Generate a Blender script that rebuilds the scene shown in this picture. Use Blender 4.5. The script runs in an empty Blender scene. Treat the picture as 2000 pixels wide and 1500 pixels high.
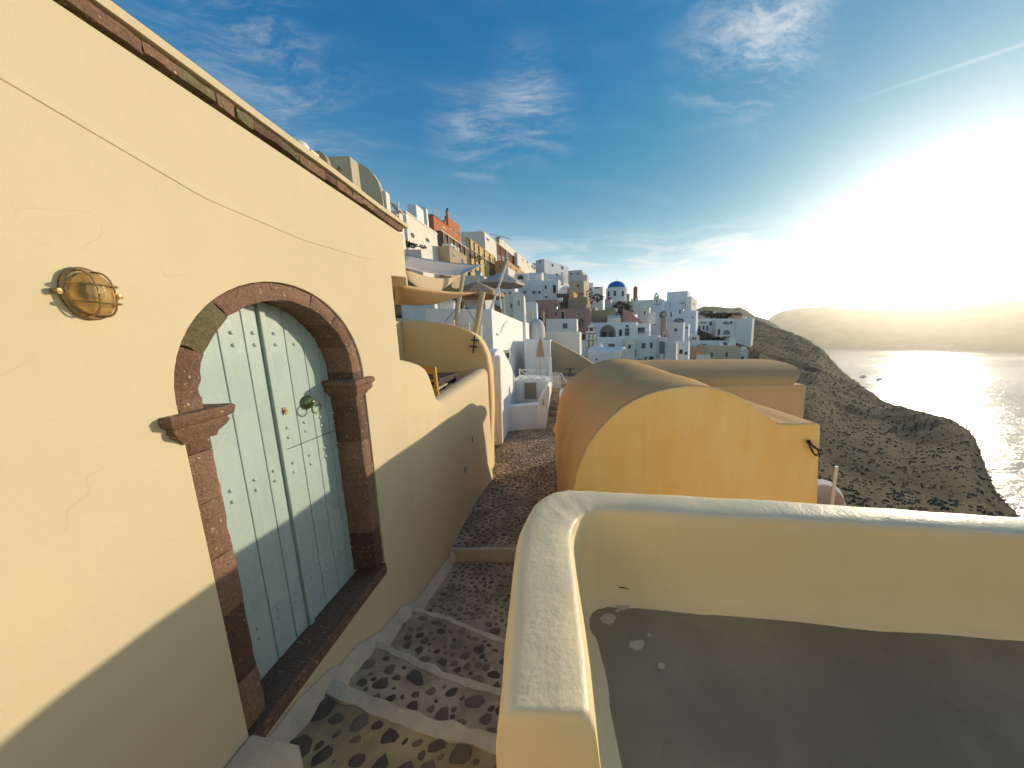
import bpy, bmesh, math, random
import numpy as np
from mathutils import Vector, Matrix, noise
random.seed(7)
scene = bpy.context.scene
COL = scene.collection

# ------------------------------------------------------------------ camera
F_PX, CX, CY, YH, VX = 570.0, 1150.0, 750.0, 663.0, 1092.0   # measured on the 2000 px wide photograph
TH = math.atan((CY - YH) / F_PX)                              # pitch down
_d = ((VX - CX) / F_PX, math.cos(TH) - ((YH - CY) / F_PX) * math.sin(TH))
BETA = -math.atan2(_d[0], _d[1])                              # heading, right of the alley (+Y)
EYE = Vector((0, 0, 1.75))
cam = bpy.data.cameras.new('camera'); cam_o = bpy.data.objects.new('camera', cam); COL.objects.link(cam_o)
cam_o.location = EYE; cam_o.rotation_euler = (math.pi / 2 - TH, 0, -BETA)
cam.sensor_width = 36; cam.lens = F_PX / 2000 * 36; cam.shift_x = (1000 - CX) / 2000
cam.clip_start = 0.05; cam.clip_end = 60000
scene.camera = cam_o

# ------------------------------------------------------------------ light
SUN = Vector((0.807, 0.561, 0.186)).normalized()              # towards the sun
sun_el = math.asin(SUN.z); sun_az = math.atan2(SUN.x, SUN.y)
sl = bpy.data.lights.new('sun', 'SUN'); so = bpy.data.objects.new('sun', sl); COL.objects.link(so)
sl.energy = 2.0; sl.angle = math.radians(0.6); sl.color = (1.0, 0.82, 0.58)
so.rotation_euler = SUN.to_track_quat('Z', 'Y').to_euler(); so.location = (20, 14, 30)

scene.view_settings.view_transform = 'Standard'; scene.view_settings.look = 'None'
scene.view_settings.exposure = 1.0; scene.view_settings.gamma = 1.0; scene.view_settings.use_curve_mapping = False
scene.cycles.max_bounces = 8; scene.cycles.volume_bounces = 0
scene.cycles.sample_clamp_indirect = 6.0; scene.cycles.use_denoising = True


class NT:
    """tiny node-tree writer"""
    def __init__(s, tree): s.t = tree; s.n = tree.nodes; s.l = tree.links
    def node(s, typ, **kw):
        n = s.n.new(typ)
        for k, v in kw.items():
            if k == 'inp':
                for a, b in v.items():
                    if isinstance(b, bpy.types.NodeSocket): s.l.new(b, n.inputs[a])
                    else: n.inputs[a].default_value = b
            else: setattr(n, k, v)
        return n
    def math(s, op, a, b=0.0, clamp=False):
        n = s.node('ShaderNodeMath', operation=op, use_clamp=clamp, inp={0: a, 1: b}); return n.outputs[0]
    def vmath(s, op, a, b=(0, 0, 0)):
        n = s.node('ShaderNodeVectorMath', operation=op, inp={0: a, 1: b})
        return n.outputs['Value'] if op in ('DOT_PRODUCT', 'LENGTH', 'DISTANCE') else n.outputs[0]
    def ramp(s, fac, stops, interp='LINEAR'):
        n = s.node('ShaderNodeValToRGB', inp={0: fac}); r = n.color_ramp; r.interpolation = interp
        while len(r.elements) < len(stops): r.elements.new(0.5)
        for e, (p, c) in zip(r.elements, stops):
            e.position = p; e.color = c if len(c) == 4 else (*c, 1)
        return n.outputs[0]
    def mix(s, fac, a, b, mode='MIX'):
        n = s.node('ShaderNodeMix', data_type='RGBA', blend_type=mode)
        for k, v in ((0, fac), (6, a), (7, b)):
            if isinstance(v, bpy.types.NodeSocket): s.l.new(v, n.inputs[k])
            else: n.inputs[k].default_value = v if k == 0 else (*v[:3], 1)
        return n.outputs[2]
    def noise(s, vec, scale, detail=4, rough=0.55, dist=0.0):
        n = s.node('ShaderNodeTexNoise', inp={'Vector': vec, 'Scale': scale, 'Detail': detail, 'Roughness': rough, 'Distortion': dist})
        return n.outputs[0]
    def mapping(s, vec, scale=(1, 1, 1), rot=(0, 0, 0), loc=(0, 0, 0)):
        return s.node('ShaderNodeMapping', inp={'Vector': vec, 'Scale': scale, 'Rotation': rot, 'Location': loc}).outputs[0]


def sray(u, v):
    x = (u - CX) / F_PX; y = -(v - CY) / F_PX
    Y = math.cos(TH) + y * math.sin(TH); Z = -math.sin(TH) + y * math.cos(TH)
    c, s = math.cos(BETA), math.sin(BETA)
    return Vector((x * c + Y * s, -x * s + Y * c, Z))


# ------------------------------------------------------------------ sky
world = bpy.data.worlds.new('World'); scene.world = world; world.use_nodes = True
W = NT(world.node_tree); W.n.clear()
sky = W.node('ShaderNodeTexSky', sky_type='NISHITA', sun_disc=False, sun_elevation=sun_el, sun_rotation=sun_az,
             altitude=100, air_density=1.0, dust_density=0.0, ozone_density=4.0)
tc = W.node('ShaderNodeTexCoord').outputs['Generated']
sep = W.node('ShaderNodeSeparateXYZ', inp={0: tc})
up = W.math('MAXIMUM', sep.outputs[2], 0.0)
proj = W.node('ShaderNodeCombineXYZ', inp={0: W.math('DIVIDE', sep.outputs[0], W.math('ADD', up, 0.10)),
                                           1: W.math('DIVIDE', sep.outputs[1], W.math('ADD', up, 0.10)), 2: 0.0}).outputs[0]
sund = W.vmath('DOT_PRODUCT', tc, tuple(SUN))
ang = W.math('ARCCOSINE', W.math('MINIMUM', sund, 1.0))
sat = W.node('ShaderNodeHueSaturation', inp={'Hue': 0.488, 'Saturation': 1.25, 'Value': 1.0, 'Color': sky.outputs[0]}).outputs[0]
sat = W.mix(1.0, sat, (0.10, 0.52, 0.76), 'MULTIPLY')
def shoulder(x, lim, gain): return W.math('MULTIPLY', W.math('DIVIDE', x, W.math('POWER', W.math('ADD', W.math('POWER', W.math('DIVIDE', x, lim), 4.0), 1.0), 0.25)), gain)
sc_ = W.node('ShaderNodeSeparateColor', inp={0: sat})
sat = W.node('ShaderNodeCombineColor', inp={0: sc_.outputs[0], 1: shoulder(sc_.outputs[1], 0.80, 1.44), 2: shoulder(sc_.outputs[2], 1.55, 1.15)}).outputs[0]
# thin bright air round the sun
g1 = W.math('POWER', 2.718, W.math('MULTIPLY', ang, -11.0))
g2 = W.math('POWER', 2.718, W.math('MULTIPLY', ang, -5.1))
g3 = W.math('MULTIPLY', W.math('POWER', 2.718, W.math('MULTIPLY', ang, -1.6)), W.math('POWER', 2.718, W.math('MULTIPLY', up, -9.0)))
glow = W.math('ADD', W.math('ADD', W.math('MULTIPLY', g1, 9.0), W.math('MULTIPLY', g2, 2.9)), W.math('MULTIPLY', g3, 13.0))
band = W.math('MULTIPLY', W.math('POWER', 2.718, W.math('MULTIPLY', up, -10.0)), 14.0)        # pale air all round the horizon
glow = W.math('ADD', glow, band)
base = W.mix(1.0, sat, W.node('ShaderNodeCombineColor', inp={0: glow, 1: W.math('MULTIPLY', glow, 0.91), 2: W.math('MULTIPLY', glow, 0.75)}).outputs[0], 'ADD')
# clouds: cirrus veil plus places where the wisps stand
def patch(u, v, half_deg, soft=0.6):
    d = W.vmath('DOT_PRODUCT', tc, tuple(sray(u, v).normalized()))
    a = W.math('ARCCOSINE', W.math('MINIMUM', d, 1.0))
    n = W.node('ShaderNodeMapRange', interpolation_type='SMOOTHSTEP', inp={0: a, 1: math.radians(half_deg * (1 - soft)), 2: math.radians(half_deg), 3: 1.0, 4: 0.0})
    return n.outputs[0]
wn = W.node('ShaderNodeTexNoise', inp={'Vector': proj, 'Scale': 1.1, 'Detail': 4})
warp = W.node('ShaderNodeVectorMath', operation='SCALE', inp={0: wn.outputs[1]}); warp.inputs['Scale'].default_value = 0.7
warp = W.vmath('ADD', proj, warp.outputs[0])
soft = W.noise(W.mapping(warp, (1, 1.5, 1), (0, 0, 0.5)), 0.9, 5, 0.55)
soft = W.node('ShaderNodeMapRange', interpolation_type='SMOOTHSTEP', inp={0: soft, 1: 0.36, 2: 0.68}).outputs[0]
def fibres(rot, sx, sy, scale, off):
    q = W.noise(W.mapping(warp, (sx, sy, 1), (0, 0, math.radians(rot)), off), scale, 15, 0.74, 0.25)
    return W.node('ShaderNodeMapRange', interpolation_type='SMOOTHSTEP', inp={0: q, 1: 0.40, 2: 0.72}).outputs[0]
fibA = fibres(20, 1.0, 2.2, 3.1, (1.3, 0.2, 0)); fibB = fibres(-40, 0.9, 3.4, 3.4, (4.0, 2.2, 0)); fibC = fibres(75, 0.8, 3.0, 3.6, (7.1, 5.2, 0))
ptop = W.math('MULTIPLY', W.math('ADD', patch(1500, 120, 8, 1.0), W.math('MULTIPLY', patch(1470, 60, 13, 1.0), 0.7)), W.math('MULTIPLY', fibA, 1.3))
pl = W.math('MULTIPLY', W.math('ADD', patch(440, 60, 10, 1.0), patch(590, 200, 11, 1.0)), W.math('MULTIPLY', fibB, 0.40))
pm = W.math('MULTIPLY', W.math('ADD', patch(920, 265, 8, 1.0), patch(1040, 200, 9, 1.0)), W.math('MULTIPLY', fibC, 0.5))
allsky = W.math('MULTIPLY', fibB, 0.05)
m1 = W.math('MULTIPLY', W.math('ADD', W.math('MULTIPLY', soft, 0.75), 0.25), W.math('ADD', W.math('ADD', ptop, pl), W.math('ADD', pm, allsky)))
lowband = W.node('ShaderNodeMapRange', interpolation_type='SMOOTHSTEP', inp={0: sep.outputs[2], 1: 0.12, 2: 0.36, 3: 1.0, 4: 0.0}).outputs[0]
streak = W.noise(W.mapping(W.node('ShaderNodeCombineXYZ', inp={0: W.math('ARCTAN2', sep.outputs[0], sep.outputs[1]), 1: sep.outputs[2], 2: 0.0}).outputs[0], (2.0, 12.0, 1), (0, 0, 0.05), (0.55, 0.31, 0)), 2.2, 12, 0.62, 0.8)
streak = W.node('ShaderNodeMapRange', interpolation_type='SMOOTHSTEP', inp={0: streak, 1: 0.40, 2: 0.72}).outputs[0]
east = W.node('ShaderNodeMapRange', interpolation_type='SMOOTHSTEP', inp={0: ang, 1: 0.75, 2: 1.6, 3: 1.0, 4: 0.25}).outputs[0]
m2 = W.math('MULTIPLY', W.math('MULTIPLY', streak, lowband), W.math('MULTIPLY', east, 2.0))
# the contrail: a great circle near the right edge of the frame
ca, cb = sray(1830, 143).normalized(), sray(2000, 86).normalized()
nrm = ca.cross(cb).normalized()
tr = W.math('ABSOLUTE', W.vmath('DOT_PRODUCT', tc, tuple(nrm)))
tr = W.node('ShaderNodeMapRange', interpolation_type='SMOOTHSTEP', inp={0: tr, 1: 0.0005, 2: 0.0045, 3: 0.13, 4: 0.0}).outputs[0]
tr = W.math('MULTIPLY', tr, patch(2010, 84, 16, 0.9))
mask = W.math('ADD', W.math('ADD', m1, m2), tr, True)
cb_ = W.math('ADD', 3.5, W.math('MULTIPLY', g2, 9.0))
cc = W.node('ShaderNodeCombineColor', inp={0: cb_, 1: W.math('MULTIPLY', cb_, 0.97), 2: W.math('MULTIPLY', cb_, 0.93)}).outputs[0]
final = W.mix(mask, base, cc)
bg = W.node('ShaderNodeBackground', inp={0: final, 1: 0.133})
W.l.new(bg.outputs[0], W.node('ShaderNodeOutputWorld').inputs[0])

# ------------------------------------------------------------------ helpers: pixel of the photograph + a known distance -> place
def atx(u, v, X): r = sray(u, v); return EYE + r * (X / r.x)
def aty(u, v, Y): r = sray(u, v); return EYE + r * (Y / r.y)
def atz(u, v, Z): r = sray(u, v); return EYE + r * ((Z - EYE.z) / r.z)
def atr(u, v, R): r = sray(u, v); return EYE + r * (R / math.hypot(r.x, r.y))

# ------------------------------------------------------------------ materials
def new_mat(name):
    m = bpy.data.materials.new(name); m.use_nodes = True
    N = NT(m.node_tree); N.n.clear()
    b = N.node('ShaderNodeBsdfPrincipled'); o = N.node('ShaderNodeOutputMaterial'); N.l.new(b.outputs[0], o.inputs[0])
    return m, N, b

def sc(c, k): return tuple(min(1, x * k) for x in c)

def stucco(name, col, var=0.10, bump=0.25, scale=1.0, rough=0.9, col2=None, streak=0.3, spec=0.25, dist=0.01, stain=0.0, scratch=0.0):
    m, N, b = new_mat(name)
    p = N.node('ShaderNodeTexCoord').outputs['Object']
    n1 = N.noise(p, 1.1 * scale, 5, 0.6)
    n2 = N.noise(N.mapping(p, (3.5, 3.5, 0.5)), 1.3 * scale, 4, 0.6)
    f = N.math('ADD', N.math('MULTIPLY', n1, 1 - streak), N.math('MULTIPLY', n2, streak))
    k_ = 0.09 if 'mortar' in name or 'floor' in name or 'terrace paint' in name else 0.20
    c = N.ramp(f, [(0.50 - k_, sc(col2 or sc(col, 1 - var), 1)), (0.50 + k_, col)])
    if stain:
        s = N.noise(p, 6 * scale, 8, 0.7); s = N.node('ShaderNodeMapRange', inp={0: s, 1: 0.60, 2: 0.75, 3: 0.0, 4: stain}).outputs[0]
        c = N.mix(s, c, sc(col, 0.45))
    if scratch:
        a_ = N.math('ABSOLUTE', N.math('SUBTRACT', N.noise(N.mapping(p, (1, 1, 1.7), (0.35, 0, 0)), 2.1, 2, 0.45, 0.3), 0.5))
        s = N.node('ShaderNodeMapRange', inp={0: a_, 1: 0.0008, 2: 0.0045, 3: scratch, 4: 0.0}).outputs[0]
        s = N.math('MULTIPLY', s, N.node('ShaderNodeMapRange', inp={0: N.noise(N.mapping(p, (1, 1, 1), (0, 0, 0), (5, 3, 1)), 3.3, 3, 0.6), 1: 0.56, 2: 0.66}).outputs[0])
        c = N.mix(s, c, sc(col, 0.4))
        d_ = N.node('ShaderNodeMapRange', inp={0: N.noise(p, 0.55, 4, 0.5), 1: 0.35, 2: 0.7, 3: 0.0, 4: 0.30}).outputs[0]
        c = N.mix(d_, c, (min(1, col[0] * 0.97), col[1] * 0.93, col[2] * 0.90))
    N.l.new(c, b.inputs['Base Color'])
    b.inputs['Roughness'].default_value = rough; b.inputs['Specular IOR Level'].default_value = spec
    h = N.math('ADD', N.math('MULTIPLY', N.noise(p, 9 * scale, 3, 0.5), 0.7), N.math('MULTIPLY', N.noise(p, 60 * scale, 3, 0.6), 0.3))
    bp = N.node('ShaderNodeBump', inp={'Strength': bump, 'Distance': dist, 'Height': h})
    N.l.new(bp.outputs[0], b.inputs['Normal'])
    return m

def plain(name, col, rough=0.6, metal=0.0, var=0.12, bump=0.0, nscale=20):
    m, N, b = new_mat(name)
    p = N.node('ShaderNodeTexCoord').outputs['Object']
    n = N.noise(p, nscale, 3)
    N.l.new(N.ramp(n, [(0.3, sc(col, 1 - var)), (0.7, sc(col, 1 + var * 0.5))]), b.inputs['Base Color'])
    b.inputs['Roughness'].default_value = rough; b.inputs['Metallic'].default_value = metal
    if bump:
        N.l.new(N.node('ShaderNodeBump', inp={'Strength': bump, 'Distance': 0.005, 'Height': n}).outputs[0], b.inputs['Normal'])
    return m

def stone_mat(name, stops, nscale=14, bump=0.8, speck=0.0, rough=0.85):
    m, N, b = new_mat(name)
    p = N.node('ShaderNodeTexCoord').outputs['Object']
    oi = N.node('ShaderNodeObjectInfo').outputs['Random']
    pp = N.vmath('ADD', p, N.node('ShaderNodeCombineXYZ', inp={0: N.math('MULTIPLY', oi, 37.0), 1: 0.0, 2: 0.0}).outputs[0])
    n = N.noise(pp, nscale, 6, 0.7)
    f = N.math('ADD', N.math('MULTIPLY', oi, 0.62), N.math('MULTIPLY', n, 0.45))
    c = N.ramp(f, stops)
    g = N.noise(pp, nscale * 9, 4, 0.7)
    c = N.mix(0.8, c, N.ramp(g, [(0.3, (0.55, 0.55, 0.55)), (0.7, (1.3, 1.3, 1.3))]), 'MULTIPLY')
    if speck:
        s = N.node('ShaderNodeMapRange', inp={0: N.noise(pp, 60, 2, 0.5), 1: 0.66, 2: 0.72, 3: 0.0, 4: speck}).outputs[0]
        c = N.mix(s, c, (0.62, 0.5, 0.36))
    N.l.new(c, b.inputs['Base Color']); b.inputs['Roughness'].default_value = rough
    h = N.math('ADD', n, N.math('MULTIPLY', g, 0.5))
    N.l.new(N.node('ShaderNodeBump', inp={'Strength': bump, 'Distance': 0.012, 'Height': h}).outputs[0], b.inputs['Normal'])
    return m

M = {}
M['cream'] = stucco('cream plaster', (0.70, 0.605, 0.40), 0.13, 0.30, 0.8, dist=0.010, scratch=0.14)
M['cream_t'] = stucco('warm cream terrace plaster', (0.84, 0.61, 0.31), 0.10, 0.25, 1.0)
M['cream_d'] = stucco('cream plaster street wall', (0.71, 0.595, 0.375), 0.12, 0.30, 1.0, scratch=0.2)
M['parapet'] = stucco('rough white limewash on the parapet top', (0.92, 0.77, 0.49), 0.10, 0.34, 1.0, rough=0.45, spec=0.5, dist=0.02, stain=0.12)
M['parapet_side'] = stucco('cream parapet plaster', (0.90, 0.72, 0.41), 0.10, 0.3, 1.2, rough=0.8, dist=0.01, scratch=0.18)
M['white'] = stucco('white limewash', (0.88, 0.86, 0.82), 0.06, 0.3, 1.0)
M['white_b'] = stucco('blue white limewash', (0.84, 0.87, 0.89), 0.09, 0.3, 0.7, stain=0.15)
M['white_w'] = stucco('warm white limewash', (0.87, 0.81, 0.70), 0.10, 0.3, 0.7, stain=0.15)
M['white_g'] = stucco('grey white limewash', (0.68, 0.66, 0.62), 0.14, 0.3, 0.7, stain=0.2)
M['tan'] = stucco('tan plaster', (0.52, 0.40, 0.25), 0.15, 0.3, 0.8, stain=0.2)
M['sand'] = stucco('sand plaster', (0.62, 0.52, 0.36), 0.12, 0.3, 0.8, stain=0.15)
M['ochre'] = stucco('ochre yellow plaster', (0.70, 0.50, 0.20), 0.12, 0.3, 0.8, stain=0.15)
M['terracotta'] = stucco('terracotta plaster', (0.58, 0.22, 0.10), 0.16, 0.3, 0.8, stain=0.2)
M['orange'] = stucco('pale orange plaster', (0.66, 0.38, 0.20), 0.14, 0.3, 0.8, stain=0.15)
M['pink'] = stucco('pink plaster', (0.62, 0.34, 0.29), 0.14, 0.3, 0.6, stain=0.15)
M['vault_end'] = stucco('orange limewash on the vault end', (0.93, 0.73, 0.37), 0.2, 0.35, 1.3, col2=(0.90, 0.56, 0.15), streak=0.45, scratch=0.12)
M['vault_top'] = stucco('ochre brown vault plaster', (0.90, 0.51, 0.22), 0.12, 0.45, 1.0, col2=(0.80, 0.42, 0.165), streak=0.5, spec=0.05, scratch=0.12)
M['vault_wall'] = stucco('sand ochre wall plaster', (0.95, 0.60, 0.30), 0.12, 0.35, 1.0, stain=0.08)
M['floor_grey'] = stucco('worn grey terrace paint', (0.37, 0.295, 0.18), 0.3, 0.35, 1.2, rough=0.75, stain=0.22, scratch=0.2)
M['mortar'] = stucco('brown grey mortar', (0.56, 0.41, 0.265), 0.45, 0.8, 3.0, col2=(0.36, 0.255, 0.16), streak=0.1, dist=0.012, stain=0.4)
M['mortar_olive'] = stucco('olive brown mortar', (0.54, 0.40, 0.21), 0.45, 0.8, 2.0, col2=(0.33, 0.235, 0.125), streak=0.1, dist=0.012, stain=0.4)
M['skirt'] = stucco('chipped white paint', (0.80, 0.66, 0.47), 0.3, 0.9, 3.0, dist=0.015, stain=0.7)
M['stone'] = stone_mat('dark lava cobble', [(0.12, (0.085, 0.07, 0.057)), (0.35, (0.17, 0.128, 0.093)), (0.6, (0.25, 0.175, 0.12)), (0.9, (0.36, 0.28, 0.195))])
M['redstone'] = stone_mat('red brown lava stone', [(0.2, (0.12, 0.066, 0.044)), (0.5, (0.20, 0.112, 0.072)), (0.85, (0.29, 0.175, 0.115))], 9, 1.3, 0.75)
M['greenstone'] = stone_mat('olive grey lava stone', [(0.2, (0.10, 0.085, 0.045)), (0.55, (0.17, 0.145, 0.075)), (0.85, (0.23, 0.19, 0.11))], 9, 1.0, 0.3)
m, N, b = new_mat('pale blue green door paint')
p = N.node('ShaderNodeTexCoord').outputs['Object']; oi = N.node('ShaderNodeObjectInfo').outputs['Random']
pp = N.vmath('ADD', p, N.node('ShaderNodeCombineXYZ', inp={1: N.math('MULTIPLY', oi, 9.0)}).outputs[0])
gr = N.noise(N.mapping(pp, (40, 40, 1.6)), 1.6, 6, 0.6); bl = N.noise(pp, 2.2, 5, 0.6)
c = N.ramp(N.math('ADD', N.math('MULTIPLY', gr, 0.4), N.math('MULTIPLY', bl, 0.6)), [(0.32, (0.375, 0.49, 0.455)), (0.55, (0.435, 0.55, 0.515)), (0.72, (0.475, 0.585, 0.545))])
chip = N.node('ShaderNodeMapRange', inp={0: N.noise(N.mapping(pp, (1, 1, 0.5)), 34, 4, 0.7), 1: 0.70, 2: 0.74, 3: 0.0, 4: 0.6}).outputs[0]
c = N.mix(chip, c, (0.20, 0.22, 0.18)); N.l.new(c, b.inputs['Base Color'])
N.l.new(N.node('ShaderNodeMapRange', inp={0: bl, 3: 0.18, 4: 0.36}).outputs[0], b.inputs['Roughness'])
N.l.new(N.node('ShaderNodeBump', inp={'Strength': 0.22, 'Distance': 0.003, 'Height': N.math('ADD', gr, N.math('MULTIPLY', bl, 0.6))}).outputs[0], b.inputs['Normal'])
M['door'] = m
M['groove'] = plain('dark green groove', (0.10, 0.17, 0.15), 0.7)
M['brass'] = plain('aged brass', (0.36, 0.26, 0.12), 0.42, 0.8)
M['verdigris'] = plain('green bronze', (0.16, 0.20, 0.11), 0.4, 0.7)
M['dark'] = plain('dark iron', (0.03, 0.028, 0.025), 0.5, 0.3)
M['darkwood'] = plain('dark wood', (0.028, 0.022, 0.018), 0.5)
M['wood'] = plain('honey coloured wood', (0.52, 0.27, 0.06), 0.5, 0, 0.2)
M['palewood'] = plain('pale timber', (0.58, 0.46, 0.28), 0.6)
M['sail_cream'] = plain('cream canvas', (0.74, 0.58, 0.36), 0.85, 0, 0.05)
M['sail'] = plain('sand canvas', (0.56, 0.40, 0.21), 0.85, 0, 0.05)
M['sail_grey'] = plain('pale canvas', (0.60, 0.50, 0.41), 0.85, 0, 0.05)
M['canvas'] = plain('tan canvas', (0.50, 0.33, 0.20), 0.9, 0, 0.1)
M['metal'] = plain('grey metal', (0.4, 0.4, 0.4), 0.4, 0.6)
M['whitepaint'] = plain('white paint', (0.78, 0.76, 0.72), 0.5, 0, 0.05)
M['pane'] = plain('dark window glass', (0.035, 0.045, 0.05), 0.12, 0, 0.2)
M['frame_w'] = plain('white window frame', (0.72, 0.70, 0.66), 0.6)
M['frame_g'] = plain('grey green frame', (0.20, 0.23, 0.21), 0.6)
M['frame_br'] = plain('brown frame', (0.15, 0.07, 0.045), 0.6)
M['shut_br'] = plain('brown shutter', (0.10, 0.045, 0.035), 0.6)
M['shut_bl'] = plain('blue shutter', (0.06, 0.18, 0.30), 0.5)
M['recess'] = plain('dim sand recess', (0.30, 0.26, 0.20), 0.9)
M['bluedome'] = plain('blue dome paint', (0.02, 0.19, 0.52), 0.5, 0, 0.12, 0, 2)
M['stonewall'] = stone_mat('brown masonry', [(0.1, (0.09, 0.06, 0.04)), (0.5, (0.17, 0.115, 0.075)), (0.9, (0.28, 0.20, 0.13))], 1.6, 0.8)
M['maroon'] = stucco('maroon plaster', (0.22, 0.085, 0.055), 0.25, 0.3, 0.8)
M['rock'] = None
M['scrub'] = plain('dry scrub leaf', (0.24, 0.195, 0.105), 0.9, 0, 0.5, 0, 0.4)
M['leaf'] = plain('dull green leaf', (0.06, 0.085, 0.03), 0.7, 0, 0.4, 0, 8)
M['leaf_d'] = plain('dark leaf', (0.035, 0.05, 0.022), 0.7, 0, 0.4, 0, 8)
M['bark'] = plain('bark', (0.09, 0.065, 0.045), 0.9)
M['flower'] = plain('red flowers', (0.35, 0.04, 0.05), 0.7)

m, N, b = new_mat('lamp glass')
b.inputs['Base Color'].default_value = (0.88, 0.66, 0.32, 1); b.inputs['Roughness'].default_value = 0.10
b.inputs['Transmission Weight'].default_value = 0.75; b.inputs['IOR'].default_value = 1.2
w = N.node('ShaderNodeTexWave', wave_type='BANDS', bands_direction='Z', inp={'Scale': 30.0, 'Vector': N.node('ShaderNodeTexCoord').outputs['Object']})
N.l.new(N.node('ShaderNodeBump', inp={'Strength': 0.15, 'Distance': 0.004, 'Height': w.outputs[1]}).outputs[0], b.inputs['Normal'])
M['lampglass'] = m

m, N, b = new_mat('dry scrub hillside')
p = N.node('ShaderNodeTexCoord').outputs['Object']
n1 = N.noise(p, 0.05, 8, 0.65); n2 = N.noise(p, 0.5, 8, 0.7); n3 = N.noise(N.mapping(p, (1, 1, 4)), 0.11, 6, 0.7)
f = N.math('ADD', N.math('MULTIPLY', n1, 0.4), N.math('ADD', N.math('MULTIPLY', n2, 0.35), N.math('MULTIPLY', n3, 0.25)))
N.l.new(N.ramp(f, [(0.36, (0.05, 0.043, 0.02)), (0.47, (0.085, 0.068, 0.034)), (0.57, (0.115, 0.09, 0.046)), (0.68, (0.15, 0.115, 0.062))]), b.inputs['Base Color'])
b.inputs['Roughness'].default_value = 0.95; b.inputs['Specular IOR Level'].default_value = 0.1
N.l.new(N.node('ShaderNodeBump', inp={'Strength': 0.6, 'Distance': 0.5, 'Height': N.math('ADD', n2, n1)}).outputs[0], b.inputs['Normal'])
M['rock'] = m

m, N, b = new_mat('distant hillside')
p = N.node('ShaderNodeTexCoord').outputs['Object']
N.l.new(N.ramp(N.noise(p, 0.008, 8, 0.65), [(0.35, (0.07, 0.075, 0.035)), (0.65, (0.17, 0.15, 0.08))]), b.inputs['Base Color'])
b.inputs['Roughness'].default_value = 0.95
M['far'] = m

m, N, b = new_mat('sea water')
p = N.node('ShaderNodeTexCoord').outputs['Object']
w1 = N.noise(N.mapping(p, (1, 2.2, 1), (0, 0, 0.5)), 0.035, 8, 0.65); w2 = N.noise(N.mapping(p, (1, 1.6, 1), (0, 0, 0.3)), 0.003, 5, 0.6)
b.inputs['Base Color'].default_value = (0.02, 0.075, 0.10, 1); b.inputs['IOR'].default_value = 1.333
N.l.new(N.node('ShaderNodeMapRange', inp={0: w2, 1: 0.35, 2: 0.65, 3: 0.10, 4: 0.22}).outputs[0], b.inputs['Roughness'])
N.l.new(N.node('ShaderNodeBump', inp={'Strength': 0.55, 'Distance': 3.0, 'Height': w1}).outputs[0], b.inputs['Normal'])
M['sea'] = m

# ------------------------------------------------------------------ object helpers
ORIG = {}
def org(o): return ORIG.get(o.name, Vector((0, 0, 0))) if o else Vector((0, 0, 0))

def tag(o, label=None, cat=None, group=None, kind=None):
    if label: o['label'] = label
    if cat: o['category'] = cat
    if group: o['group'] = group
    if kind: o['kind'] = kind
    return o

def thing(name, loc, label, cat, group=None):
    o = bpy.data.objects.new(name, None); COL.objects.link(o); o.location = loc; o.empty_display_size = 0.2
    ORIG[o.name] = Vector(loc)
    return tag(o, label, cat, group)

def mesh(name, verts, faces, mat, parent=None, smooth=False, bevel=0.0, seg=2):
    """world-space vertices -> one mesh object"""
    og = org(parent)
    me = bpy.data.meshes.new(name)
    me.from_pydata([tuple(Vector(v) - og) for v in verts], [], faces)
    bmm = bmesh.new(); bmm.from_mesh(me); bmesh.ops.recalc_face_normals(bmm, faces=bmm.faces); bmm.to_mesh(me); bmm.free()
    mats = mat if isinstance(mat, list) else [mat]
    for x in mats: me.materials.append(x)
    if smooth: me.polygons.foreach_set('use_smooth', [True] * len(me.polygons))
    o = bpy.data.objects.new(name, me); COL.objects.link(o)
    if parent: o.parent = parent
    ORIG[o.name] = og
    if bevel:
        b = o.modifiers.new('bevel', 'BEVEL'); b.width = bevel; b.segments = seg; b.limit_method = 'ANGLE'; b.angle_limit = math.radians(35)
    return o

def auto(o, deg=35):
    me = o.data
    me.polygons.foreach_set('use_smooth', [True] * len(me.polygons))
    try: me.set_sharp_from_angle(angle=math.radians(deg))
    except Exception: pass
    return o

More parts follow.
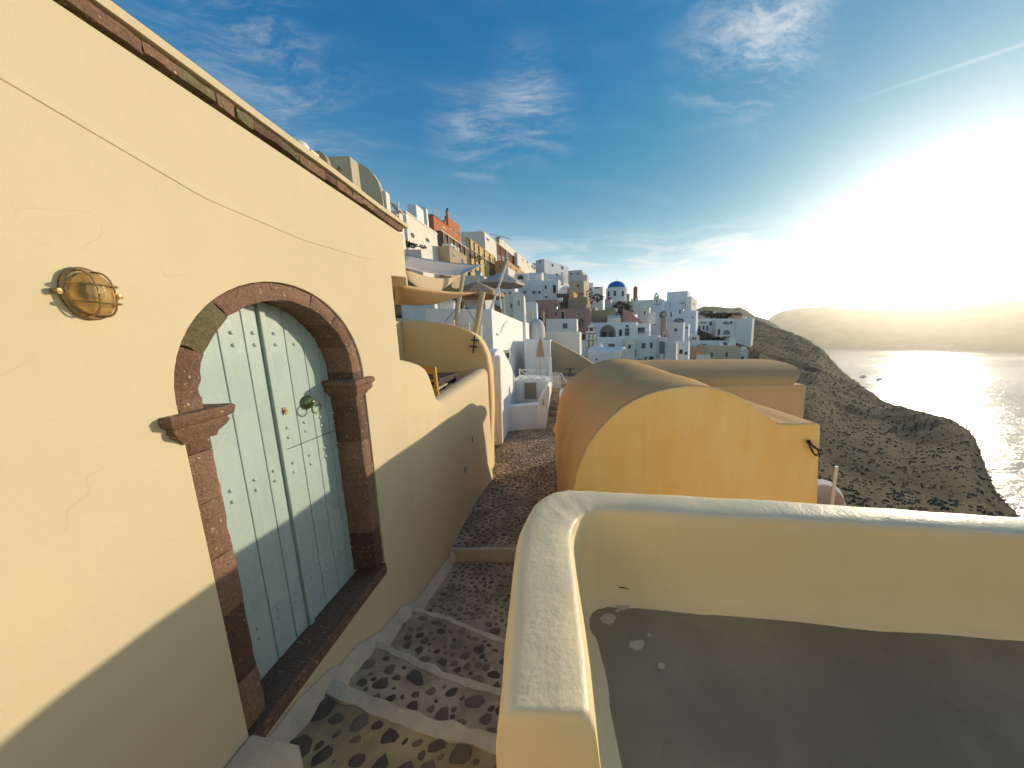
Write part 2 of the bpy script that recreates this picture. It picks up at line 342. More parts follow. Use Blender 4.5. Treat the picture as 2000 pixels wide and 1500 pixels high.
class MB:
    """collects shapes into one mesh"""
    def __init__(s): s.v = []; s.f = []
    def add(s, v, f):
        k = len(s.v); s.v += [Vector(x) for x in v]; s.f += [tuple(i + k for i in q) for q in f]; return s
    def quadbox(s, p, a, b, c):
        """box from corner p along vectors a, b, c"""
        p, a, b, c = map(Vector, (p, a, b, c))
        v = [p, p + a, p + a + b, p + b, p + c, p + a + c, p + a + b + c, p + b + c]
        return s.add(v, [(0, 3, 2, 1), (4, 5, 6, 7), (0, 1, 5, 4), (1, 2, 6, 5), (2, 3, 7, 6), (3, 0, 4, 7)])
    def box(s, x0, y0, z0, x1, y1, z1):
        return s.quadbox((x0, y0, z0), (x1 - x0, 0, 0), (0, y1 - y0, 0), (0, 0, z1 - z0))
    def tube(s, pts, r, n=8, closed=False):
        pts = [Vector(p) for p in pts]; rs = r if isinstance(r, (list, tuple)) else [r] * len(pts)
        rings = []; L = len(pts)
        for i, p in enumerate(pts):
            if closed: d = pts[(i + 1) % L] - pts[i - 1]
            else: d = pts[min(i + 1, L - 1)] - pts[max(i - 1, 0)]
            q = d.normalized().to_track_quat('Z', 'Y')
            rings.append([p + q @ Vector((rs[i] * math.cos(2 * math.pi * k / n), rs[i] * math.sin(2 * math.pi * k / n), 0)) for k in range(n)])
        k0 = len(s.v)
        for rg in rings: s.v += rg
        for i in range(L if closed else L - 1):
            j = (i + 1) % L
            for k in range(n):
                s.f.append((k0 + i * n + k, k0 + i * n + (k + 1) % n, k0 + j * n + (k + 1) % n, k0 + j * n + k))
        if not closed:
            s.f.append(tuple(k0 + k for k in reversed(range(n)))); s.f.append(tuple(k0 + (L - 1) * n + k for k in range(n)))
        return s
    def extrude(s, poly, d):
        """flat polygon (3-D points) extruded by vector d"""
        poly = [Vector(p) for p in poly]; d = Vector(d); n = len(poly); k = len(s.v)
        s.v += poly + [p + d for p in poly]
        s.f.append(tuple(k + i for i in range(n))); s.f.append(tuple(k + n + i for i in reversed(range(n))))
        for i in range(n): s.f.append((k + i, k + n + i, k + n + (i + 1) % n, k + (i + 1) % n))
        return s
    def grid(s, rows):
        """rows of equally many points -> sheet"""
        k = len(s.v); nc = len(rows[0])
        for r in rows: s.v += [Vector(p) for p in r]
        for i in range(len(rows) - 1):
            for j in range(nc - 1):
                s.f.append((k + i * nc + j, k + i * nc + j + 1, k + (i + 1) * nc + j + 1, k + (i + 1) * nc + j))
        return s
    def lathe(s, c, prof, n=20, axis=(0, 0, 1)):
        q = Vector(axis).to_track_quat('Z', 'Y'); c = Vector(c); rows = []
        for r, h in prof: rows.append([c + q @ Vector((r * math.cos(2 * math.pi * k / n), r * math.sin(2 * math.pi * k / n), h)) for k in range(n + 1)])
        return s.grid(rows)
    def build(s, name, mat, parent=None, smooth=False, bevel=0.0, seg=2): return mesh(name, s.v, s.f, mat, parent, smooth, bevel, seg)

def structure(o, label=None): o['kind'] = 'structure'; return o

def poly_with_hole(outer, hole, extr):
    """triangulated plate with a hole, extruded; 3-D points -> (verts, faces)"""
    bm = bmesh.new(); edges = []
    for loop in (outer, hole):
        vs = [bm.verts.new(p) for p in loop]
        for i in range(len(vs)): edges.append(bm.edges.new((vs[i], vs[(i + 1) % len(vs)])))
    bmesh.ops.triangle_fill(bm, use_beauty=True, use_dissolve=False, edges=edges)
    r = bmesh.ops.extrude_face_region(bm, geom=bm.faces[:])
    bmesh.ops.translate(bm, vec=extr, verts=[g for g in r['geom'] if isinstance(g, bmesh.types.BMVert)])
    bm.verts.index_update()
    out = ([v.co.copy() for v in bm.verts], [tuple(v.index for v in f.verts) for f in bm.faces]); bm.free(); return out

def nz(p, s=1.0, a=1.0): return noise.noise(Vector(p) * s) * a

# ================================================================== TERRAIN, SEA, FAR LAND
SEA_Z = -55.0
KN = {  # column u: (distance m, row v on which that distance of ground is seen)
    500: [(9, 760), (20, 600), (45, 500), (60, 460), (110, 620)],
    800: [(9, 800), (20, 660), (48, 520), (70, 490), (95, 486), (160, 570)],
    950: [(10, 860), (30, 660), (60, 580), (90, 535), (130, 520), (220, 590)],
    1050: [(11, 900), (30, 720), (60, 630), (90, 585), (130, 550), (240, 600)],
    1150: [(12, 900), (40, 735), (62, 680), (100, 615), (140, 600), (260, 640)],
    1250: [(14, 900), (45, 745), (62, 702), (110, 632), (150, 622), (300, 655)],
    1350: [(16, 900), (50, 770), (90, 712), (110, 668), (140, 632), (170, 622), (300, 655)],
    1420: [(18, 900), (60, 780), (95, 715), (140, 661), (170, 632), (250, 622), (400, 655)],
    1470: [(18, 910), (60, 795), (110, 705), (160, 655), (230, 625), (400, 660)],
    1540: [(18, 925), (60, 825), (110, 735), (170, 672), (210, 647), (400, 700)],
    1600: [(18, 960), (50, 870), (100, 762), (150, 702), (180, 681), (320, 745)],
    1660: [(18, 990), (45, 920), (90, 812), (130, 752), (150, 731), (260, 805)],
    1740: [(18, 1010), (40, 960), (80, 852), (110, 800), (118, 787), (200, 870)],
    1800: [(18, 1020), (40, 970), (80, 872), (100, 814), (106, 801), (190, 900)],
    1880: [(18, 1030), (36, 985), (70, 880), (85, 830), (91, 818), (160, 930)],
    1930: [(18, 1035), (32, 990), (60, 898), (76, 855), (83, 846), (140, 980)],
    1960: [(18, 1042), (30, 1000), (52, 935), (66, 908), (74, 903), (120, 1060)],
    2000: [(18, 1050), (28, 1016), (44, 984), (54, 971), (62, 970), (100, 1120)],
    2200: [(18, 1160), (28, 1150), (44, 1150), (54, 1165), (62, 1190), (100, 1400)],
    2900: [(18, 1500), (28, 1540), (44, 1600), (60, 1700), (100, 1900)],
}
def col_profile(u):
    out = []
    for R, v in KN[u]:
        out.append((R, atr(u, v, R).z))
    return out
US = sorted(KN)
AZ = [math.atan2(sray(u, 700).x, sray(u, 700).y) for u in US]
PROF = [col_profile(u) for u in US]
RPK = [KN[u][-2][0] for u in US]
def prof_z(p, R):
    if R <= p[0][0]:
        t = R / p[0][0]; return -2.6 * (1 - t) + p[0][1] * t
    for (a, za), (b_, zb) in zip(p, p[1:]):
        if R <= b_: t = (R - a) / (b_ - a); return za + (zb - za) * t
    a, za = p[-1]
    return za - (R - a) * 0.8
def terrain_z(x, y):
    R = math.hypot(x, y); az = math.atan2(x, y)
    if az <= AZ[0]: z = prof_z(PROF[0], R)
    elif az >= AZ[-1]: z = prof_z(PROF[-1], R)
    else:
        i = max(k for k in range(len(AZ)) if AZ[k] <= az); i = min(i, len(AZ) - 2)
        t = (az - AZ[i]) / (AZ[i + 1] - AZ[i])
        Rs_ = RPK[i] * (1 - t) + RPK[i + 1] * t          # scale both profiles to a common crest distance
        zz = []
        for k in (i, i + 1):
            Ri = max(0.5, R * RPK[k] / Rs_); zz.append(1.75 + (prof_z(PROF[k], Ri) - 1.75) * R / Ri)
        z = zz[0] * (1 - t) + zz[1] * t
    return max(z, SEA_Z - 4)

Rs = [0, 4, 7, 9.5] + [10 + 2.0 * k for k in range(1, 20)] + [50 + 1.5 * k for k in range(1, 57)] + [135.5 + 3.6 * k for k in range(1, 31)] + [245 + 9 * k for k in range(1, 30)] + [540, 600]
azs = [math.radians(a) for a in np.concatenate([np.arange(-100, -32, 4.0), np.arange(-32, 62, 0.55), np.arange(62, 181, 7.0)])]
rows = []
for R in Rs:
    row = []
    for a in azs:
        x, y = R * math.sin(a), R * math.cos(a); z = terrain_z(x, y)
        k = min(1, max(0, (R - 14) / 30))
        rid = noise.fractal(Vector((x, y, 0)) * 0.035, 1.0, 2.0, 5) * 1.3 + noise.fractal(Vector((x * 1.0, y * 1.0, 7)) * 0.16, 0.9, 2.1, 4) * 0.55
        z += rid * k * (0.22 + 0.78 * min(1, max(0, R - 60) / 120))
        if R < 14: z = min(z, -2.0)
        row.append((x, y, max(z, SEA_Z - 5)))
    rows.append(row)
hill = structure(MB().grid(rows).build('hillside', M['rock'], smooth=True))

sea_rows = []
for R in (2, 60, 200, 500, 1200, 3000, 7000, 12000):
    sea_rows.append([(R * math.sin(math.radians(a)), R * math.cos(math.radians(a)), SEA_Z) for a in range(0, 361, 6)])
structure(MB().grid(sea_rows).build('sea', M['sea']))

TOP = 60.0
def far_ridge(name, pts, D, depth, seed, rough=1.0):
    """pts: (u, v) of the skyline; land that rises from the water on both sides of it"""
    us = np.array([p[0] for p in pts], float); vs = np.array([p[1] for p in pts], float)
    uu = np.linspace(us[0], us[-1], 110); rows = []
    prof = [(-1.0, 0.0), (-0.8, 0.22), (-0.6, 0.42), (-0.4, 0.6), (-0.2, 0.82), (-0.08, 0.95), (0, 1.0), (0.2, 0.9), (0.6, 0.5), (1.0, 0.0)]
    for t, h in prof:
        row = []
        for u in uu:
            v = float(np.interp(u, us, vs)); p = atr(u, v, D); top = p.z - SEA_Z
            d = Vector((p.x, p.y, 0)).normalized()
            q = Vector((p.x, p.y, 0)) + d * (t * depth)
            hh = top * h + (noise.fractal(Vector((q.x, q.y, seed)) * (2.2 / depth), 1.0, 2.0, 5) * top * 0.16 * rough if 0 < h < 1 else
                            noise.fractal(Vector((q.x, q.y, seed)) * (6.0 / depth), 1.0, 2.0, 4) * top * 0.02)
            if h == 0: hh = -4
            row.append((q.x, q.y, SEA_Z + hh))
        rows.append(row)
    global TOP
    TOP = max(TOP, max(q[2] for r in rows for q in r))
    return structure(MB().grid(rows).build(name, M['far'], smooth=True))
far_ridge('headland', [(1290, 640), (1340, 612), (1375, 598), (1405, 599), (1430, 602), (1445, 600), (1460, 606), (1475, 617), (1495, 623), (1520, 637), (1550, 662), (1580, 712)], 1200, 340, 3.0)
far_ridge('island', [(1380, 662), (1450, 648), (1490, 632), (1510, 616), (1530, 607), (1560, 602), (1600, 600), (1640, 602), (1680, 604), (1740, 605), (1800, 606), (1850, 604), (1890, 598), (1940, 591), (2000, 585), (2080, 582), (2200, 590), (2400, 630)], 3600, 800, 9.0, 0.7)

# ================================================================== ALLEY: STEPS AND PATH
def lerp_pts(pts, x):
    xs = [p[0] for p in pts]; return float(np.interp(x, xs, [p[1] for p in pts]))
S1 = [(-1.50, 1.70), (-1.43, 1.67), (-1.11, 1.54), (-0.77, 1.40), (-0.38, 1.28), (0.0, 1.18), (3, 0.6)]
S2 = [(-1.50, 2.12), (-1.45, 2.10), (-1.17, 1.98), (-0.84, 1.82), (-0.45, 1.68), (0.0, 1.55), (3, 1.2)]
S3 = [(-1.50, 2.65), (-1.45, 2.63), (-1.19, 2.55), (-0.80, 2.37), (-0.52, 2.23), (0.0, 2.02), (3, 1.6)]
S4 = [(-1.55, 3.72), (-0.64, 3.63), (0.0, 3.58), (3, 3.4)]
def tread_z(i, x, y):
    if i == 0: return -0.27 - 0.12 * min(1, max(-3, (y - 1.0) / 0.6))
    if i == 1: t = (y - lerp_pts(S1, x)) / 0.45; return -0.47 - 0.14 * t
    if i == 2: t = (y - lerp_pts(S2, x)) / 0.55; return -0.70 - 0.15 * t
    if i == 3: t = (y - lerp_pts(S3, x)) / (lerp_pts(S4, x) - lerp_pts(S3, x)); return -0.96 - 0.26 * t
    return -1.05 - 0.05 * min(1, (y - 3.7) / 2.5)
def tread_mesh(i, lo, hi, mat, name, x0=-1.62, x1=0.35, ny=22, nx=26):
    rows = []
    for j in range(ny + 1):
        row = []
        for k in range(nx + 1):
            x = x0 + (x1 - x0) * k / nx; a = lo(x); b_ = hi(x); y = a + (b_ - a) * j / ny
            row.append((x, y, tread_z(i, x, y) + noise.fractal(Vector((x, y, i)) * 6, 1, 2, 3) * 0.010))
        rows.append(row)
    rows.append([(p[0], p[1], p[2] - 0.45) for p in rows[-1]])
    rows.insert(0, [(p[0], p[1], p[2] - 0.45) for p in rows[0]])
    return auto(MB().grid(rows).build(name, mat, STEPS if i < 4 else None), 50)
STEPS = bpy.data.objects.new('steps', None); COL.objects.link(STEPS); STEPS['kind'] = 'structure'; ORIG['steps'] = Vector((0, 0, 0))
L = lambda S: (lambda x: lerp_pts(S, x))
tread_mesh(0, lambda x: 0.45, L(S1), M['mortar_olive'], 'tread')
tread_mesh(1, lambda x: lerp_pts(S1, x) + 0.006, L(S2), M['mortar'], 'tread')
tread_mesh(2, lambda x: lerp_pts(S2, x) + 0.006, L(S3), M['mortar'], 'tread')
tread_mesh(3, lambda x: lerp_pts(S3, x) + 0.006, L(S4), M['mortar'], 'tread', x1=3.0, nx=40)
PATH = tread_mesh(4, lambda x: lerp_pts(S4, x) + 0.004, lambda x: 9.2, M['mortar'], 'path', x0=-2.6, x1=0.1, ny=60); structure(PATH)
ORIG[PATH.name] = Vector((0, 0, 0))
# white painted nosings
def nosing(S, i, w0, w1, drop, name='nosing'):
    rows = [[], [], [], [], []]
    for k in range(61):
        x = -1.5 + 1.55 * k / 60; y = lerp_pts(S, x); j = noise.noise(Vector((x * 7, i * 3, 0))) * 0.016; j2 = noise.noise(Vector((x * 9, i * 5, 4))) * 0.016
        z = tread_z(i, x, y) + 0.016 + noise.noise(Vector((x * 11, i, 9))) * 0.006
        rows[0].append((x, y - w0 + j, z - 0.03)); rows[1].append((x, y - w0 + j + 0.012, z)); rows[2].append((x, y + w1 + j2 - 0.014, z + 0.003))
        rows[3].append((x, y + w1 + j2, z - 0.012)); rows[4].append((x, y + w1 + j2 + 0.004, z - drop))
    return auto(MB().grid(rows).build(name, M['skirt'], STEPS), 50)
nosing(S1, 0, 0.065, 0.025, 0.16); nosing(S2, 1, 0.045, 0.02, 0.16); nosing(S3, 2, 0.035, 0.02, 0.16)
# low riser up to the path
rr = [[], [], [], []]
for k in range(61):
    x = -1.62 + 3.4 * k / 60; y = lerp_pts(S4, x); j = noise.noise(Vector((x * 8, 1, 2))) * 0.012
    zt = -1.035 + noise.noise(Vector((x * 10, 3, 2))) * 0.008
    rr[0].append((x, y + 0.045 + j, zt - 0.03)); rr[1].append((x, y + 0.03 + j, zt)); rr[2].append((x, y - 0.012, zt)); rr[3].append((x, y - 0.018, zt - 0.30))
auto(MB().grid(rr).build('riser', M['skirt'], STEPS), 50)
# plaster skirting along the foot of the house
def tz_any(x, y):
    if y < lerp_pts(S1, x): return tread_z(0, x, y)
    if y < lerp_pts(S2, x): return tread_z(1, x, y)
    if y < lerp_pts(S3, x): return tread_z(2, x, y)
    if y < lerp_pts(S4, x): return tread_z(3, x, y)
    return tread_z(4, x, y)
rows = [[], [], [], []]
for k in range(120):
    y = 1.28 + 2.45 * k / 119; zs = np.mean([tz_any(-1.44, y + d) for d in (-0.12, -0.06, 0, 0.06)])
    j = noise.noise(Vector((y * 9, 2, 1))) * 0.014
    rows[0].append((-1.494, y, zs + 0.10 + j)); rows[1].append((-1.470, y, zs + 0.07 + j)); rows[2].append((-1.440 + j, y, zs + 0.03)); rows[3].append((-1.415 + j, y, zs - 0.05))
auto(MB().grid(rows).build('skirting', M['skirt'], STEPS), 60)
structure(MB().box(-3.5, -6, -2.2, 3.2, 0.46, -0.20).build('landing', M['mortar_olive']))   # where the photographer stands
t = MB().extrude([(-1.50, 0.95, -0.45), (-1.50, 1.29, -0.45), (-1.24, 1.225, -0.45), (-1.13, 1.12, -0.45), (-1.16, 0.95, -0.45)], (0, 0, 0.34)).build('doorstep', M['skirt'], bevel=0.02)
tag(t, 'chipped white plaster block at the foot of the cream house wall', 'step')

# cobbles
def stone_shape(seed, n=8):
    r = random.Random(seed); rad = [0.5 * r.uniform(0.72, 1.1) for _ in range(n)]
    v, f = [], []
    for h, s in ((-0.35, 1.0), (0.10, 1.0), (0.24, 0.80)):
        for k in range(n):
            a = 2 * math.pi * k / n; q = rad[k] * s
            v.append((q * math.cos(a), q * math.sin(a), h + r.uniform(-0.02, 0.02)))
    v.append((r.uniform(-.05, .05), r.uniform(-.05, .05), 0.30))
    for ring in range(2):
        for k in range(n): f.append((ring * n + k, ring * n + (k + 1) % n, (ring + 1) * n + (k + 1) % n, (ring + 1) * n + k))
    for k in range(n): f.append((2 * n + k, 2 * n + (k + 1) % n, 3 * n))
    return v, f
SHAPES = []
for sd in range(14):
    v, f = stone_shape(sd); me = bpy.data.meshes.new('stone'); me.from_pydata(v, [], f); me.materials.append(M['stone'])
    me.polygons.foreach_set('use_smooth', [True] * len(me.polygons)); SHAPES.append((me, v, f))
def put_stone(x, y, z, sx, sy, h, parent, name='stone'):
    me = random.choice(SHAPES)[0]; o = bpy.data.objects.new(name, me); COL.objects.link(o); o.parent = parent
    o.location = (x, y, z); o.scale = (sx, sy, h); o.rotation_euler = (random.uniform(-.06, .06), random.uniform(-.06, .06), random.uniform(0, 6.28)); return o
def scatter(inside, x0, x1, y0, y1, size, tries, taken, gap=0.9):
    out = []
    for _ in range(tries):
        x, y = random.uniform(x0, x1), random.uniform(y0, y1)
        if not inside(x, y): continue
        s = size(x, y)
        if all((x - a) ** 2 + (y - b_) ** 2 > (gap * (s + c) / 2) ** 2 for a, b_, c in taken):
            taken.append((x, y, s)); out.append((x, y, s))
    return out
big = []
for u, v, w in [(808, 1330, 0.17), (925, 1375, 0.15), (862, 1398, 0.10), (742, 1338, 0.11), (705, 1335, 0.08), (895, 1420, 0.09), (620, 1395, 0.17), (575, 1470, 0.16), (900, 1480, 0.13), (715, 1300, 0.12), (760, 1310, 0.1),
                (828, 1253, 0.075), (797, 1245, 0.07), (820, 1228, 0.07), (912, 1303, 0.07), (950, 1305, 0.07), (890, 1262, 0.12), (860, 1235, 0.1), (785, 1222, 0.07), (935, 1270, 0.10)]:
    p = atz(u, v, -0.45)
    for _ in range(4): p = atz(u, v, tz_any(p.x, p.y))
    big.append((p.x, p.y, w))
taken = list(big)
for x, y, s in big: put_stone(x, y, tz_any(x, y) - 0.002, s, s * random.uniform(0.8, 1.0), 0.04, STEPS)
inn = lambda x, y: all(abs(y - lerp_pts(S, x)) > 0.085 for S in (S1, S2, S3)) and -1.36 < x < -0.1 and y < lerp_pts(S4, x) - 0.05
small = []
for lo_, hi_, tr in ((0.10, 0.135, 2500), (0.07, 0.095, 5000), (0.042, 0.062, 9000)):
    small += scatter(inn, -1.36, -0.1, 1.1, 3.6, lambda x, y: random.uniform(lo_, hi_) * (0.72 if y > 2.6 else 1.0), tr, taken, 0.96)
small.sort(key=lambda q: q[1])
print('tread stones', len(small))
for x, y, s in small[:278]:
    put_stone(x, y, tz_any(x, y) - 0.004, s, s * random.uniform(0.6, 0.95), 0.026, STEPS)
mb = MB()
for x, y, s in small[278:]:
    me, v, f = random.choice(SHAPES); a = random.uniform(0, 6.28); ca_, sa_ = math.cos(a), math.sin(a)
    mb.add([(x + (q[0] * ca_ * s - q[1] * sa_ * s * 0.75), y + (q[0] * sa_ * s + q[1] * ca_ * s * 0.75), tz_any(x, y) - 0.004 + q[2] * 0.026) for q in v], f)
SMALL_MB = mb
xl = lambda y: float(np.interp(y, [3.7, 5.2, 5.9, 6.4, 7.5, 8.2, 9.2], [-1.46, -1.5, -1.38, -1.5, -1.7, -1.8, -1.8]))
taken = []
pc = scatter(lambda x, y: xl(y) < x < -0.1, -1.85, -0.1, 3.74, 9.1, lambda x, y: random.uniform(0.05, 0.105), 26000, taken, 0.98)
pc.sort(key=lambda q: q[1])
for x, y, s in pc[:299]: put_stone(x, y, tread_z(4, x, y) - 0.003, s * 1.12, s * random.uniform(0.6, 0.85), 0.032, PATH).rotation_euler[2] = random.uniform(-0.5, 0.5)
mb = MB()
for x, y, s in pc[299:]:
    me, v, f = random.choice(SHAPES); a = random.uniform(-0.5, 0.5); ca_, sa_ = math.cos(a), math.sin(a)
    mb.add([(x + (q[0] * ca_ * s * 1.12 - q[1] * sa_ * s * 0.75), y + (q[0] * sa_ * s * 1.12 + q[1] * ca_ * s * 0.75), tread_z(4, x, y) - 0.003 + q[2] * 0.045) for q in v], f)
m, N, b = new_mat('far lava cobbles')
p = N.node('ShaderNodeTexCoord').outputs['Object']
N.l.new(N.ramp(N.noise(p, 9.0, 3, 0.8), [(0.35, (0.08, 0.068, 0.055)), (0.5, (0.17, 0.13, 0.095)), (0.68, (0.29, 0.225, 0.16))]), b.inputs['Base Color']); b.inputs['Roughness'].default_value = 0.8
st = mb.build('cobbles', m, PATH, smooth=True); st['kind'] = 'stuff'
if SMALL_MB.v: st = SMALL_MB.build('cobbles', m, STEPS, smooth=True); st['kind'] = 'stuff'
#@@PART2

# ================================================================== CREAM HOUSE WITH THE ARCHED DOOR
XW = -1.5
house = thing('cream_house', (-3.5, 0.5, -0.4), 'cream plastered house with a pale blue green arched door framed in red brown stone', 'house')
YC, RO, RI, ZS = 1.835, 0.555, 0.462, 1.50       # door axis, outer and inner radius, springing height
ZB = -0.16
def arch_loop(R, zb, n=28, dx=0.0):
    pts = [(XW + dx, YC - R, zb)] + [(XW + dx, YC - R * math.cos(math.pi * k / n), ZS + R * math.sin(math.pi * k / n)) for k in range(n + 1)] + [(XW + dx, YC + R, zb)]
    return pts
outer = [(XW, -5, -1.6), (XW, 2.96, -1.6), (XW, 2.92, 2.32), (XW, 3.19, 2.36), (XW, 3.21, 2.76), (XW, -5, 2.76)]
hole = arch_loop(RO, ZB - 0.06)
v, f = poly_with_hole(outer, hole, (-0.32, 0, 0))
mbh = MB(); mbh.add(v, f); mbh.box(-7, -9, -1.6, -1.84, 2.90, 2.74)
mbh.build('wall', M['cream'], house, bevel=0.004, seg=2)
MB().box(-1.84, -9, -1.6, 6.5, -2.7, 3.3).build('bounce_wall', M['white_w'], house)  # unseen block added behind the camera to bounce warm light into the shade
# slight sag line in the plaster
pts = [(0.2, 2.60), (1.06, 2.45), (1.51, 2.33), (2.0, 2.335), (2.5, 2.38), (2.91, 2.43)]
r0, r1, r2 = [], [], []
for k in range(60):
    y = -0.6 + 3.5 * k / 59; z = float(np.interp(y, [-0.6, 0.2, 0.8, 1.06, 1.51, 2.0, 2.5, 2.91], [2.75, 2.60, 2.50, 2.45, 2.345, 2.33, 2.37, 2.43]))
    e_ = min(1, (2.93 - y) / 0.5, (y + 0.62) / 0.2) * 0.005; r0.append((XW - 0.001, y, z + 0.05)); r1.append((XW - 0.001 + e_, y, z + 0.003)); r2.append((XW - 0.001, y, z - 0.002))
MB().grid([r0, r1, r2]).build('plaster_seam', M['cream'], house)
# coping and the row of brown stones under it
rows = [[], [], [], [], []]
for k in range(60):
    y = -5 + 8.25 * k / 59; j = noise.noise(Vector((y * 2, 0, 5))) * 0.008
    rows[0].append((XW - 0.4, y, 2.89 + j)); rows[1].append((XW + 0.01, y, 2.885 + j)); rows[2].append((XW + 0.035, y, 2.865 + j)); rows[3].append((XW + 0.03, y, 2.835 + j)); rows[4].append((XW - 0.1, y, 2.825))
mb = MB().grid(rows); mb.box(-7, -5, 2.74, XW - 0.1, 3.2, 2.885); mb.build('coping', M['cream'], house)

def rough_block(name, p, a, b, c, mat, parent, amp=0.008, n=4, seed=0):
    """stone block: corner p, edges a (along), b (up), c (out); the outer face is subdivided and uneven"""
    p, a, b, c = map(Vector, (p, a, b, c)); mb = MB(); rows = []
    for i in range(n + 1):
        row = []
        for k in range(n + 1):
            e = 1.0 if 0 < i < n and 0 < k < n else 0.35
            q = p + a * (k / n) + b * (i / n) + c * (0.955 + 0.045 * (e > 0.5))
            d = Vector((noise.noise(q * 16 + Vector((seed, 0, 0))), noise.noise(q * 16 + Vector((0, seed, 9))), noise.noise(q * 16 + Vector((5, 0, seed)))))
            row.append(q + d * amp)
        rows.append(row)
    mb.grid(rows)
    ring = rows[0] + [r[-1] for r in rows[1:]] + rows[-1][-2::-1] + [r[0] for r in rows[-2:0:-1]]
    k0 = len(mb.v); m_ = len(ring); cen = p + a / 2 + b / 2 + c / 2; cd = c.normalized()
    mb.v += ring + [q - cd * ((q - p).dot(cd) + 0.0) for q in ring]
    for i in range(m_): mb.f.append((k0 + i, k0 + (i + 1) % m_, k0 + m_ + (i + 1) % m_, k0 + m_ + i))
    return auto(mb.build(name, mat, parent), 40)

y = -1.2; i = 0
while y < 3.16:
    l = random.uniform(0.07, 0.21); l = min(l, 3.19 - y); z0 = 2.782 + random.uniform(-0.010, 0.008)
    mt = M['greenstone'] if random.random() < 0.14 else M['redstone']
    rough_block('cornice_stone', (XW - 0.06, y + 0.0015, z0), (0, l - 0.003, 0), (0, 0, 2.825 - z0), (0.074 + random.uniform(-.003, .004), 0, 0), mt, house, 0.009, 4, i); y += l; i += 1

# stone surround: voussoirs and jamb stones fill the hole between RO and RI
def ring_stone(name, a0, a1, mat, seed, depth=0.20):
    mb = MB(); nA, nR = 5, 4; rows = []
    for i in range(nR + 1):
        row = []
        for k in range(nA + 1):
            a = a0 + (a1 - a0) * k / nA; R = RI + (RO - 0.006 - RI) * i / nR
            edge = i in (0, nR) or k in (0, nA)
            q = Vector((XW - (0.012 if edge else 0.002), YC - R * math.cos(a), ZS + R * math.sin(a)))
            d = Vector((noise.noise(q * 14 + Vector((seed, 0, 0))) * 0.010, noise.noise(q * 18 + Vector((0, seed, 9))) * 0.010, noise.noise(q * 18 + Vector((5, 0, seed))) * 0.010))
            row.append(q + d)
        rows.append(row)
    mb.grid(rows); ring = rows[0] + [r[-1] for r in rows[1:]] + rows[-1][-2::-1] + [r[0] for r in rows[-2:0:-1]]
    k0 = len(mb.v); n_ = len(ring); mb.v += ring + [Vector((XW - depth, q.y, q.z)) for q in ring]
    for i in range(n_): mb.f.append((k0 + i, k0 + (i + 1) % n_, k0 + n_ + (i + 1) % n_, k0 + n_ + i))
    return auto(mb.build(name, mat, house), 40)
angs = [0.02, 0.42, 0.86, 1.42, 1.90, 2.30, 2.72, 3.12]
for i, (a0, a1) in enumerate(zip(angs, angs[1:])):
    ring_stone('arch_stone', a0 + 0.003, a1 - 0.003, M['greenstone'] if i == 1 else M['redstone'], i * 3.1)
def jamb(side, zs):
    for i, (z0, z1) in enumerate(zip(zs, zs[1:])):
        if side < 0: p, a = (XW - 0.2, YC - RO + 0.006, z0 + 0.0015), (0, RO - RI - 0.004, 0)
        else: p, a = (XW - 0.2, YC + RI - 0.002, z0 + 0.0015), (0, RO - RI - 0.004, 0)
        rough_block('jamb_stone', p, a, (0, 0, z1 - z0 - 0.003), (0.198 + random.uniform(-.004, .003), 0, 0), M['redstone'], house, 0.0045, 5, i + side * 20 + zs[0] * 7)
jamb(-1, [-0.10, 0.16, 0.52, 0.80, 1.06, 1.28, 1.36]); jamb(1, [-0.10, 0.22, 0.44, 0.78, 0.98, 1.25, 1.36]); jamb(-1, [1.44, 1.512]); jamb(1, [1.44, 1.512])
def capital(side):
    yc = YC + side * (RO + RI) / 2; mb = MB(); n = 10
    lay = [(1.335, 0.075, 0.010), (1.355, 0.085, 0.020), (1.375, 0.115, 0.045), (1.395, 0.125, 0.052), (1.410, 0.118, 0.046), (1.425, 0.140, 0.066), (1.452, 0.142, 0.068), (1.462, 0.132, 0.058)]
    rows = []
    for z, w, o in lay:
        w *= 0.80; o *= 0.68
        row = []
        for (dx, dy) in [(-0.22, -w), (o * 0.5 - .05, -w), (o * 0.9, -w * 0.97), (o, -w * 0.6), (o, 0), (o, w * 0.6), (o * 0.9, w * 0.97), (o * 0.5 - .05, w), (-0.22, w)]:
            q = Vector((XW + dx, yc + dy, z + dy * 0.04)); s = 22
            q += Vector((noise.noise(q * s), noise.noise(q * s + Vector((7, 1, 2))), noise.noise(q * s + Vector((1, 7, 5))) * 0.6)) * 0.010
            row.append(q)
        rows.append(row)
    mb.grid(rows); mb.f.append(tuple(range(8, -1, -1))); mb.f.append(tuple(len(rows) * 9 - 9 + k for k in range(9)))
    return auto(mb.build('capital', M['redstone'], house), 45)
capital(-1); capital(1)
# sill
rough_block('door_sill', (XW - 0.30, YC - RO + 0.004, ZB - 0.055), (0, RO * 2 - 0.008, 0), (0, 0, 0.085), (0.315, 0, 0), M['redstone'], house, 0.006, 9, 4)
rough_block('sill_front', (XW - 0.02, YC - RO + 0.002, ZB - 0.058), (0, RO * 2 - 0.004, 0), (0.026, 0, 0.003), (0, 0, 0.086), M['redstone'], house, 0.005, 9, 6)

